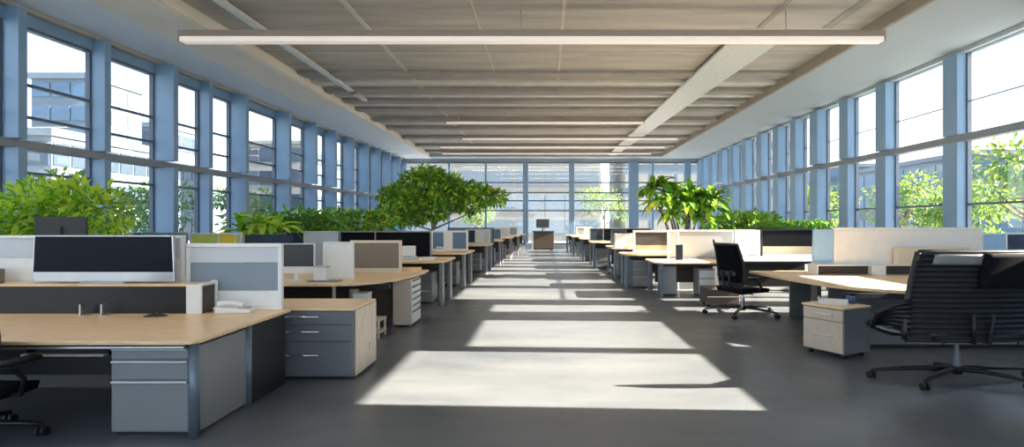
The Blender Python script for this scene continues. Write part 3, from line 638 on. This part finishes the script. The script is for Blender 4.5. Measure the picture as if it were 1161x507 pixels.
# second row behind, by the left windows
t = desk('oak desk by left windows behind the big monitor', -7.2, -4.9, 6.75, 7.55, 0.74, 1, r=0.1)
monitor('computer_monitor', 'grey monitor back rising above the screens at far left', (-6.02, 7.15, 0.74), 0.64, 0.235, PI, SCREEN, DARKGREY, 0.0, 0.715)
partition('floor_screen', 'lime green and yellow panel screen below the windows', -6.75, -5.75, 10.9, 0, 1.43, [(1.0, (LIME, YELLOW, LIME))], PALEBLUE, 0.03, posts=(0.55, 0.88))
partition('floor_screen', 'blue glass and grey screen left of the lime panel', -8.0, -6.8, 10.9, 0, 1.44, [(1.0, (BLUE, SKYBLUE, GREYBLUE))], GREYBLUE, 0.03, posts=(0.3, 0.7))
partition('floor_screen', 'navy fabric screen right of the lime panel', -5.7, -4.8, 10.9, 0, 1.40, [(1.0, NAVY)], NAVY, 0.03)

# ------------------------------------------------------------------ right side
# desk 1
P = [(3.66,10.3),(3.74,9.3),(3.82,8.6),(3.95,7.95),(4.12,7.62),(4.36,7.36),(4.66,7.16),(5.05,7.05),(7.6,7.0),(7.6,10.3)]
t = desk('wide curved light oak desk nearest the viewer on the right', 3.66, 7.6, 7.0, 10.3, 0.76, -1, poly=P, legs=[(-0.9, 1.35), (1.75, -1.2), (1.75, 1.35)], modesty=False, th=0.045, legm=STEEL_D)
MB().box(-1.30, 1.7, 0.1, 0.13, 0.05, 0.715).build('modesty_panel', STEEL_D, t)
MB().box(-1.42, -1.06, 1.2, 1.24, 0.0, 0.715).build('side_panel', STEEL_D, t)
MB().box(-0.95, 0.5, -1.35, -1.02, 0.66, 0.70).build('keyboard_shelf', OAK, t, bevel=0.006)
m = MB(); m.box(-0.85, -0.82, -1.3, -1.05, 0.70, 0.715); m.box(0.37, 0.40, -1.3, -1.05, 0.70, 0.715); m.build('shelf_runner', BLACK, t)
A = Vector((3.23,7.2)); B = Vector((3.49,6.7)); ex = (B-A).normalized(); dd = Vector((0.89,0.46)); C_ = (A+B)/2 + dd*0.25
pedestal('beige two-drawer pedestal on casters in front of the right curved desk', (C_.x, C_.y, 0), math.atan2(ex.y, ex.x), 0.56, 0.50, 0.615, (0.72, 0.28), STEEL_D, BEIGE, CREAM, top=OAK, style='pull', casters=True)
t = thing('paper_tray', 'tray of white papers on the beige pedestal', 'papers', (C_.x-0.02, C_.y+0.02, 0.615), -0.5)
MB().box(-0.16, 0.16, -0.11, 0.11, 0, 0.05).build('paper', PAPER, t, bevel=0.003); MB().box(-0.17, -0.16, -0.11, 0.11, 0, 0.075).build('tray_side', BEIGE, t)
tag(MB().box(C_.x+0.20, C_.x+0.24, C_.y-0.02, C_.y+0.16, 0.615, 0.70).build('blue_binder', BLUEBOOK, None, bevel=0.003), 'small blue binder beside the papers on beige pedestal', 'binder')
t = thing('low_cabinet', 'long low black cabinet under the right curved desk', 'cabinet', (5.6, 7.62, 0))
MB().box(-1.45, 1.45, -0.25, 0.25, 0.03, 0.27).build('body', BLACK, t, bevel=0.006); MB().box(-1.47, 1.47, -0.27, 0.27, 0.27, 0.29).build('top', STEEL_D, t, bevel=0.006)
for k in range(3): MB().box(-1.43+0.96*k, -0.50+0.96*k, -0.262, -0.25, 0.05, 0.255).build('door', STEEL_D, t, bevel=0.004)
MB().box(-1.4, 1.4, -0.2, 0.2, 0, 0.03).build('plinth', BLACK, t)
t = thing('desk_hutch', 'low white hutch with two dark openings on right curved desk', 'hutch', (5.9, 9.65, 0.76))
m = MB(); m.box(-1.40, 1.45, -0.17, 0.17, 0.145, 0.165)
for x in (-1.40, -0.50, -0.28, 0.62, 0.80, 1.43): m.box(x, x+0.02, -0.17, 0.17, 0, 0.145)
m.build('frame', WHITE, t, bevel=0.003)
for a, b in ((-1.38, -0.50), (-0.26, 0.62), (0.82, 1.43)): MB().box(a, b, -0.06, -0.05, 0.0, 0.145).build('recess_back', DARKGREY, t)
m = MB(); m.box(-0.48, -0.28, -0.172, -0.16, 0, 0.145); m.box(0.64, 0.80, -0.172, -0.16, 0, 0.145); m.build('front_panel', WHITE, t)
partition('desk_screen', 'big plain white desk screen on hutch of right curved desk', 4.85, 7.36, 9.66, 0.925, 1.54, [(1.0, WHITE)], WHITE, 0.05, 0.07)
t = thing('acrylic_screen', 'upright sky-blue acrylic panel left of the big white screen', 'screen', (4.66, 9.66, 0.925))
m = MB(); m.prism_y([(-0.16,0.03),(0.17,0.03),(0.19,0.585),(-0.15,0.585)], -0.02, 0.02); m.build('panel', SKYBLUE, t, bevel=0.006)
MB().box(-0.16, 0.17, -0.05, 0.05, 0, 0.03).build('foot', PALEBLUE, t, bevel=0.004)
t = thing('storage_box', 'cream storage box in front of the big white screen', 'box', (6.42, 9.53, 0.925))
MB().box(-0.60, 0.60, -0.05, 0.05, 0, 0.25).build('body', CREAM, t, bevel=0.004); MB().box(-0.605, 0.605, -0.053, 0.053, 0.25, 0.285).build('lid', CREAM, t, bevel=0.004)

# desk group 2
desk('oak-topped desk behind the mesh chair, second in the right row', 2.36, 3.95, 12.3, 13.6, 0.775, -1, r=0.18, legm=POST, group='desks along the aisle', legs=[(-0.62, -0.35), (-0.70, 0.45), (0.7, -0.45), (0.7, 0.45)])
pedestal('pale drawer pedestal at the aisle end of second right desk', (2.76, 12.98, 0), -PI/2, 0.30, 0.36, 0.70, (0.4, 0.2, 0.2, 0.2), GREY, WHITE, STEEL, style='lip')
pedestal('white cupboard pedestal under the second right desk', (3.60, 13.0, 0), 0, 0.36, 0.5, 0.60, (0.65, 0.35), GREY, WHITE, STEEL, style='lip')
pedestal('dark brown low pedestal on casters behind the mesh chair', (3.42, 11.25, 0), 0, 0.64, 0.5, 0.37, (0.5, 0.5), DARKWOOD, DARKWOOD, STEEL, style='lip', casters=True)
t = desk('white-topped desk with grey end leg beside the second right desk', 4.05, 5.95, 12.2, 13.6, 0.83, 1, top=WHITE, r=0.08, legm=POST, legs=[(0.86, -0.45), (0.86, 0.45), (-0.88, 0.0)])
MB().box(-0.85, 0.8, -0.1, -0.08, 0.2, 0.79).build('modesty_panel', BLACK, t)
partition('floor_screen', 'mid grey screen with pale blue edge behind second right desk', 2.92, 4.50, 13.72, 0, 1.455, [(1.0, (PALEBLUE, GREY))], WHITE, 0.035, posts=(0.16,))
partition('floor_screen', 'plain white screen between the grey and the black one', 4.53, 5.14, 13.72, 0, 1.46, [(1.0, WHITE)], WHITE, 0.035)
partition('floor_screen', 'black over tan screen behind the white-topped desk', 5.17, 6.75, 13.72, 0, 1.48, [(0.60, WHITE), (0.13, TAN), (0.27, BLACKF)], BLACK, 0.03)
t = thing('tablet', 'dark upright tablet on the second right desk beside pale screen', 'tablet', (3.05, 13.0, 0.775), 0.2)
MB().box(-0.085, 0.085, 0, 0.03, 0.015, 0.36).build('shell', NAVY, t, bevel=0.008); MB().box(-0.075, 0.075, -0.003, 0.004, 0.03, 0.345).build('display', SCREEN, t); MB().box(-0.07, 0.07, -0.03, 0.09, 0, 0.015).build('foot', NAVY, t)

rowR = [(14.0,15.4,1.95,0.85), (16.3,18.7,1.95,0.90), (20.2,22.2,1.66,0.95), (24.0,26.0,1.5,0.97), (27.8,29.6,1.32,0.98), (31.4,33.2,1.15,0.98)]
for o, (a, b, xe, zz) in zip(ORD, rowR):
    desk('oak-topped grey-legged desk, %s from the viewer in right row' % o, xe, xe+1.65, a, b, zz, -1, r=0.3, legm=POST)
    pedestal('grey drawer pedestal under the %s desk of the right row' % o, (xe+0.48, (a+b)/2-0.1, 0), 0, 0.5, 0.7, 0.70, (0.4, 0.3, 0.3), POST, STEEL, ALU, style='lip', group='pedestals under the aisle desks')
partition('desk_screen', 'charcoal over tan screen in white frame on third right desk', 2.33, 3.36, 15.2, 0.85, 1.43, [(0.30, TAN), (0.70, DARKGREY)], WHITE, 0.05)
t = thing('storage_box', 'pair-doored white desk cabinet on fourth right desk', 'cabinet', (2.42, 16.9, 0.90))
MB().box(-0.38, 0.38, -0.15, 0.15, 0, 0.42).build('body', WHITE, t, bevel=0.008)
for s in (-1, 1): dr = MB().box(min(s*0.01,s*0.37), max(s*0.01,s*0.37), -0.165, -0.15, 0.01, 0.41).build('door', PALEBLUE if s > 0 else WHITE, t, bevel=0.004)
partition('desk_screen', 'rounded dark blue screen on the fourth right desk', 2.1, 2.6, 18.4, 0.90, 1.40, [(1.0, NAVY)], NAVY, 0.03, 0.06)
partition('floor_screen', 'long dark navy screen past the right palm', 1.75, 4.2, 22.6, 0, 1.44, [(1.0, (NAVY, BLACKF))], POST, 0.04, posts=(0.22,))
partition('desk_screen', 'white posted blue screen on sixth right desk', 1.75, 2.6, 25.8, 0.97, 1.42, [(1.0, (WHITE, BLUE))], WHITE, 0.04, posts=(0.3,))
partition('desk_screen', 'grey screen on seventh right desk', 1.6, 2.4, 29.4, 0.98, 1.44, [(1.0, GREYBLUE)], WHITE, 0.04)
# far right, by the windows
partition('floor_screen', 'sky-blue and navy screen by right windows, behind the ribbed chair', 8.35, 9.75, 11.0, 0, 1.43, [(1.0, (SKYBLUE, NAVY))], WHITE, 0.03, posts=(0.35,))

# the far end of the aisle
t = thing('reception_cabinet', 'brown cabinet closing the far end of the aisle', 'cabinet', (-0.10, 35.9, 0))
MB().box(-0.62, 0.66, -0.25, 0.25, 0.05, 1.12).build('body', DARKWOOD, t, bevel=0.01); MB().box(-0.72, 0.72, -0.3, 0.3, 1.12, 1.16).build('top', STEEL_D, t, bevel=0.008)
for s in (-1, 1): MB().box(0.02+min(s*0.01,s*0.60), 0.02+max(s*0.01,s*0.60), -0.268, -0.25, 0.08, 1.08).build('door', DARKWOOD, t, bevel=0.004)
MB().box(-0.74, -0.64, -0.28, 0.28, 0, 1.12).build('side_panel', ALU, t, bevel=0.006); MB().box(-0.6, 0.6, -0.2, 0.2, 0, 0.05).build('plinth', BLACK, t)
monitor('computer_monitor', 'grey monitor on the brown cabinet at far end of aisle', (-0.15, 35.9, 1.16), 0.82, 0.55, 0, GREYSCREEN, STEEL, 0.0, 0.2)

# ------------------------------------------------------------------ chairs
office_chair('big black ribbed-back office chair at the right curved desk', (4.20, 5.85, 0), 0.04, 1.34, 0.47, 1.33, 1.06, 0.60, 0.52, 0.86, 0.40, -58, 'ribbed', 0.10)
office_chair('black mesh-back office chair in front of second right desk', (3.50, 10.15, 0), -PI/2+0.40, 0.66, 0.56, 1.25, 0.66, 0.66, 0.46, 0.62, 0.66, 20, 'mesh', 0.14)
office_chair('black mesh office chair at left edge by nearest left desk', (-4.27, 4.20, 0), -0.15, 1.02, 0.62, 1.13, 0.86, 0.46, 0.40, 0.50, 0.42, 30, 'mesh', 0.12)

# ------------------------------------------------------------------ plants
rnd = random.Random(7)
def rdir(r, zbias=0.0):
    while True:
        v = Vector((r.uniform(-1,1), r.uniform(-1,1), r.uniform(-1,1)+zbias))
        if 0.05 < v.length < 1.4: return v.normalized()
def blob_leaves(mb, c, rad, n, L, Wd, r, zb=0.35):
    c = Vector(c)
    for _ in range(n):
        d = rdir(r, 0.1); q = r.random()**0.45
        p = c + Vector((d.x*rad[0], d.y*rad[1], d.z*rad[2]))*q
        dr = (d + rdir(r)*0.8 + Vector((0,0,-0.15))).normalized(); nn = (Vector((0,0,1)) + rdir(r)*0.8).normalized()
        k = r.uniform(0.7, 1.25); mb.leaf(p, dr, nn, L*k, Wd*k)

def leafy_tree(name, label, loc, trunk_h, clusters, n, L, Wd, mats, bark, r0=0.06, pot=None, group=None, seed=1, cat='tree'):
    r = random.Random(seed); t = thing(name, label, cat, loc, 0, group)
    base = 0.0
    if pot:
        pr, ph = pot
        MB().lathe(0, 0, [(pr*0.75,0),(pr*0.8,0.02),(pr,ph-0.03),(pr*1.04,ph-0.03),(pr*1.04,ph),(pr*0.92,ph),(pr*0.9,ph-0.06)], 24).build('pot', POTGREY, t, smooth=False, bevel=0.004)
        MB().lathe(0, 0, [(pr*0.9,ph-0.10),(pr*0.9,ph-0.05)], 20).build('soil', SOIL, t); base = ph-0.06
    tr = MB(); top = Vector((0.05, 0, trunk_h))
    tr.tube([(0,0,base-0.02),(0.03,0.01,base+(trunk_h-base)*0.4),(-0.02,0.02,base+(trunk_h-base)*0.75),top], [r0*1.3,r0,r0*0.9,r0*0.8], 10)
    for (c, rad) in clusters:
        c = Vector(c); st = Vector((0.0,0.01,base+(trunk_h-base)*r.uniform(0.55,0.95))); mid = st.lerp(c, 0.5) + Vector((r.uniform(-.1,.1), r.uniform(-.1,.1), -0.12))*max(rad)
        tr.tube([st, mid, c], [r0*0.6, r0*0.42, r0*0.2], 7)
    tr.build('trunk', bark, t, smooth=True)
    parts = [MB() for _ in mats]; tot = sum(x[1][0]*x[1][1]*x[1][2] for x in clusters)**1.0
    for (c, rad) in clusters:
        vol = rad[0]*rad[1]*rad[2]/tot
        for q, mb in enumerate(parts): blob_leaves(mb, c, rad, int(n*vol/len(parts)), L, Wd, r)
    for mb, m in zip(parts, mats): mb.build('foliage', m, t)
    return t

# spreading tree by the left row
r = random.Random(3); cl_ = []
for (x, y, z, a) in ((-1.0,0.0,2.45,0.62), (-0.55,0.2,2.85,0.55), (-0.1,-0.1,3.0,0.55), (0.35,0.0,2.75,0.6), (0.85,-0.1,2.55,0.58), (1.35,0.1,2.45,0.55), (1.75,0.0,2.35,0.45), (0.2,0.3,2.3,0.65), (-0.6,-0.2,2.25,0.6), (1.0,0.2,2.15,0.45), (-1.25,0.1,2.1,0.42), (0.5,-0.3,2.45,0.55), (-1.1,-0.2,1.85,0.55), (-0.6,-0.3,1.8,0.5), (0.0,-0.2,1.95,0.5)):
    cl_.append(((x, y, z), (a, a*0.9, a*0.50)))
leafy_tree('indoor_tree', 'spreading leafy green tree in pot among the left desks', (-3.32, 17.0, 0), 1.9, cl_, 6000, 0.20, 0.085, [LEAFD, LEAF, LEAFL], PALEBARK, 0.05, (0.42, 0.6), seed=5)

def rosette(mb, c, n, L, Wd, droop, r, tilt=(0.2, 1.2)):
    for k in range(n):
        a = 2*PI*k/n*2.4 + r.uniform(-.3,.3); e_ = r.uniform(*tilt)
        mb.frond(c, (math.cos(a)*math.cos(e_), math.sin(a)*math.cos(e_), math.sin(e_)), L*r.uniform(.75,1.15), Wd*r.uniform(.8,1.2), droop*r.uniform(.7,1.3))

def big_leaf_plant(name, label, loc, stems, L, Wd, pot, mats, seed, n=12, group=None, droop=1.5, tilt=(0.2, 1.2)):
    r = random.Random(seed); t = thing(name, label, 'plant', loc, 0, group)
    pr, ph = pot
    MB().lathe(0, 0, [(pr*0.75,0),(pr*0.8,0.02),(pr,ph-0.03),(pr*1.04,ph-0.03),(pr*1.04,ph),(pr*0.92,ph),(pr*0.9,ph-0.06)], 24).build('pot', POTGREY, t, bevel=0.004)
    MB().lathe(0, 0, [(pr*0.9,ph-0.10),(pr*0.9,ph-0.05)], 20).build('soil', SOIL, t)
    st = MB(); fl = [MB() for _ in mats]
    for i, (x, y, z) in enumerate(stems):
        b = Vector((x*0.15, y*0.15, ph-0.06)); st.tube([b, b.lerp(Vector((x,y,z)), 0.5)+Vector((0,0,0.05)), (x,y,z)], [0.035,0.028,0.02], 8)
        for q, mb in enumerate(fl): rosette(mb, (x,y,z), n, L, Wd, droop, r, tilt)
    st.build('stem', BARK, t, smooth=True)
    for mb, m in zip(fl, mats): mb.build('foliage', m, t)
    return t
big_leaf_plant('potted_palm', 'tall broad-leaved palm in pot among the right desks', (4.15, 17.3, 0),
    [(-0.9,0.1,2.65),(-0.45,-0.2,2.3),(0.3,0.1,2.15),(0.85,-0.2,2.3),(-0.6,0,2.75),(-0.2,0.2,2.55),(0.25,0,2.45),(0.65,0.1,2.4),(-0.75,-0.1,2.2),(0.1,-0.2,2.15),(0.9,0,2.05),(-0.3,0,1.85),(0.5,0.2,1.8)], 0.72, 0.17, (0.40, 0.6), [LEAF, LEAFD, LEAFL, LEAF], 11, 7)

def planter(label, x0, x1, y, d, h, rz=0, m=POTGREY):
    t = thing('bush_planter', label, 'planter', ((x0+x1)/2, y, 0), rz); w = (x1-x0)/2
    b = MB(); b.box(-w, w, -d/2, -d/2+0.04, 0, h); b.box(-w, w, d/2-0.04, d/2, 0, h); b.box(-w, -w+0.04, -d/2+0.04, d/2-0.04, 0, h); b.box(w-0.04, w, -d/2+0.04, d/2-0.04, 0, h); b.box(-w+0.04, w-0.04, -d/2+0.04, d/2-0.04, 0, 0.05)
    b.build('box', m, t, bevel=0.008)
    MB().box(-w+0.04, w-0.04, -d/2+0.04, d/2-0.04, h-0.14, h-0.06).build('soil', SOIL, t)
    b = MB(); b.box(-w-0.02, w+0.02, -d/2-0.02, -d/2+0.05, h, h+0.025); b.box(-w-0.02, w+0.02, d/2-0.05, d/2+0.02, h, h+0.025); b.box(-w-0.02, -w+0.05, -d/2+0.05, d/2-0.05, h, h+0.025); b.box(w-0.05, w+0.02, -d/2+0.05, d/2-0.05, h, h+0.025)
    b.build('rim', m, t)
    return t
def bush(t, loc, clusters, n, L, Wd, mats, seed):
    r = random.Random(seed); off = Vector(loc)-t.location; clusters = [((c[0]+off.x, c[1]+off.y, c[2]+off.z), q) for c, q in clusters]; zb = off.z
    st = MB(); parts = [MB() for _ in mats]; tot = sum(x[1][0]*x[1][1]*x[1][2] for x in clusters)
    for (c, rad) in clusters:
        for k in range(3): st.tube([(c[0]*0.8+0.04*k, c[1]*0.5, zb), (c[0]*0.9, c[1], zb+(c[2]-zb)*0.6), (c[0]+rad[0]*r.uniform(-.5,.5), c[1], c[2]+rad[2]*r.uniform(0,.5))], [0.018,0.013,0.006], 6)
        for mb in parts: blob_leaves(mb, c, rad, int(n*rad[0]*rad[1]*rad[2]/tot/len(parts)), L, Wd, r)
    st.build('stem', BARK, t, smooth=True)
    for mb, m in zip(parts, mats): mb.build('foliage', m, t)
    return t
PL = 0.9
pt = planter('charcoal planter of bright yellow-green bush at far left', -9.3, -7.15, 9.55, 0.7, PL)
bush(pt, (-8.22, 9.55, PL-0.06), [((-0.85,0,0.75),(0.55,0.4,0.5)), ((-0.3,0,0.95),(0.55,0.4,0.5)), ((0.3,0,1.05),(0.5,0.4,0.45)), ((0.75,0,0.95),(0.5,0.35,0.45)), ((0.0,0,0.5),(0.9,0.4,0.45)), ((1.0,0,0.6),(0.3,0.3,0.3))], 2300, 0.20, 0.075, [LEAFL, LEAFL, LEAF], 21)
pt = planter('charcoal planter of dark green bush between blue columns, left', -6.9, -4.9, 13.5, 0.7, PL)
big_leaf_plant('broadleaf_plant', 'broad-leaved bright green plant beside the lime panel screen', (-6.15, 12.3, 0), [(-0.35,0,1.45),(0.05,0,1.62),(0.4,0,1.5),(0.1,0.1,1.25)], 0.62, 0.15, (0.32, 0.7), [LEAFL, LEAF], 31, 9, droop=1.4)
bush(pt, (-5.75, 13.5, PL-0.06), [((-0.7,0,0.6),(0.5,0.35,0.4)), ((0.0,0,0.75),(0.5,0.35,0.4)), ((0.6,0,0.7),(0.5,0.35,0.35))], 1100, 0.20, 0.08, [LEAFD, LEAF, LEAFD], 23)
pt = planter('charcoal planter of long low green bush behind left black screen', -6.4, -4.2, 15.5, 0.7, PL)
bush(pt, (-5.3, 15.5, PL-0.06), [((-0.9,0,0.75),(0.5,0.35,0.35)), ((-0.3,0,0.82),(0.5,0.35,0.35)), ((0.3,0,0.78),(0.5,0.35,0.35)), ((0.85,0,0.75),(0.45,0.35,0.35))], 1500, 0.18, 0.07, [LEAF, LEAFL, LEAFD], 25)
# right planters
pt = planter('tall black planter topped by clipped hedge behind black and tan screen', 5.25, 7.25, 14.5, 0.6, 1.46)
m = MB(); rr = random.Random(41)
t = pt
for _ in range(1500):
    p = (rr.uniform(-0.94,0.94), rr.uniform(-0.24,0.24), rr.uniform(1.42,1.67)); m.leaf(p, rdir(rr, 0.3), rdir(rr, 0.8), 0.075, 0.045)
m.build('foliage', LEAF, t); b = MB()
for k in range(9): b.tube([(-0.88+0.22*k, 0, 1.38), (-0.86+0.22*k, 0.02, 1.62)], [0.012, 0.006], 6)
b.build('stem', BARK, t)
pt = planter('charcoal planter of low green bush right of the palm', 5.5, 7.8, 19.2, 0.7, PL+0.1)
bush(pt, (6.6, 19.2, PL+0.04), [((-0.8,0,0.6),(0.5,0.35,0.35)), ((-0.2,0,0.7),(0.5,0.35,0.35)), ((0.4,0,0.72),(0.5,0.35,0.35)), ((0.9,0,0.7),(0.4,0.3,0.35))], 1400, 0.20, 0.08, [LEAF, LEAFL, LEAFD], 27)
pt = planter('charcoal planter with clipped greenery under right windows by sky-blue screen', 8.5, 9.9, 12.4, 0.5, 1.28)
bush(pt, (9.2, 12.4, 1.22), [((-0.4,0,0.12),(0.4,0.22,0.13)), ((0.3,0,0.12),(0.4,0.22,0.13))], 700, 0.08, 0.045, [LEAF, LEAFD], 29)

# ------------------------------------------------------------------ outdoors
struct('ground_outside', MB().box(-140, 140, -60, 200, -0.35, -0.25), PAVE, label='pale paving outside the windows', cat='ground')
def office_block(label, x0, x1, y0, y1, h, wall, glass, rows, cols_, group='buildings outside the windows'):
    t = thing('street_building', label, 'building', ((x0+x1)/2, (y0+y1)/2, -0.25), 0, group)
    hx, hy = (x1-x0)/2, (y1-y0)/2
    MB().box(-hx, hx, -hy, hy, 0, h).build('wall', wall, t); MB().box(-hx-0.2, hx+0.2, -hy-0.2, hy+0.2, h, h+0.5).build('roof', wall, t)
    for k in range(rows):
        z0 = h*(k+0.25)/rows; z1 = h*(k+0.85)/rows; m = MB()
        for sgn in (-1, 1):
            for q in range(cols_):
                a = -hx+2*hx*(q+0.06)/cols_; b = -hx+2*hx*(q+0.94)/cols_; m.box(a, b, min(sgn*hy, sgn*(hy+0.08)), max(sgn*hy, sgn*(hy+0.08)), z0, z1)
                a = -hy+2*hy*(q+0.06)/cols_; b = -hy+2*hy*(q+0.94)/cols_; m.box(min(sgn*hx, sgn*(hx+0.08)), max(sgn*hx, sgn*(hx+0.08)), a, b, z0, z1)
        m.build('window_band', glass, t)
    return t
office_block('slim pale glass tower seen through left windows', -43, -38, 48, 54, 14, BLDG, BLDGLASS, 7, 3)
office_block('wide dark glass block low behind the left windows', -46, -31, 36, 46, 7.4, BLDG, BLDGLASS2, 3, 7)
office_block('grey block past the left columns', -46, -40, 60, 68, 12, BLDG, BLDGLASS2, 4, 5)
office_block('sand block far along the left windows', -44, -34, 80, 100, 13, BLDG2, BLDGLASS2, 4, 5)
office_block('long blue glass building outside right windows', 42, 60, 56, 78, 8.6, BLDG, BLDGLASS, 3, 8)
office_block('pale block outside right windows farther along', 40, 52, 82, 104, 10, BLDG, BLDGLASS, 4, 6)
office_block('low blue building behind the right garden', 46, 62, 30, 48, 6.0, BLDG, BLDGLASS, 2, 8)
office_block('pale sand office block beyond the far glazed wall', -22, 6, 62, 76, 16, BLDG2, BLDG, 6, 9)
office_block('white block beyond the far wall, right of the sand one', 9, 30, 66, 80, 16, BLDG, BLDG2, 6, 7)
def outdoor_tree(label, x, y, h, rad, seed, mats, n=1300, name='garden_tree'):
    r = random.Random(seed); cl = []
    for k in range(8):
        a = r.uniform(0, 2*PI); q = rad*r.uniform(0.2, 0.75)
        cl.append(((math.cos(a)*q, math.sin(a)*q, h*r.uniform(0.5, 0.9)), (rad*0.5, rad*0.5, h*0.14)))
    leafy_tree(name, label, (x, y, -0.25), h*0.6, cl, n, 0.26, 0.13, mats, BARK, 0.09, None, 'garden trees outside', seed)
T3 = [mat('light garden leaf', (0.16, 0.24, 0.045), 0.5, var=0.4, scale=1.2, trans=0.3), mat('garden leaf', (0.075, 0.15, 0.035), 0.5, var=0.4, scale=1.2, trans=0.3)]  # lighter and darker leaf tones, mixed through every crown
for i, (x, y, h, rad, lab) in enumerate((
    (14.5, 17.2, 5.0, 1.9, 'airy light green tree outside right windows nearest the viewer'),
    (15.5, 21.5, 3.2, 1.6, 'rounded bush-like tree outside the second right window'),
    (17.0, 27.0, 4.2, 1.9, 'green tree outside right windows, third along'),
    (16.0, 33.0, 4.2, 1.8, 'green tree outside right windows, fourth along'),
    (-15.5, 18.5, 3.4, 1.8, 'low green tree outside second left window'),
    (-16.0, 23.5, 3.6, 1.8, 'green tree outside the third left window'),
    (-15.0, 29.0, 3.6, 1.7, 'green tree outside left windows past middle'),
    (-15.0, 13.0, 3.0, 1.5, 'low green tree outside leftmost window'),
    (5.2, 50.0, 5.2, 2.4, 'green tree beyond far wall, right of aisle'),
    (-6.0, 52.0, 4.0, 2.2, 'green tree beyond the far wall behind the indoor tree'))):
    outdoor_tree(lab, x, y, h, rad, 60+i, T3)
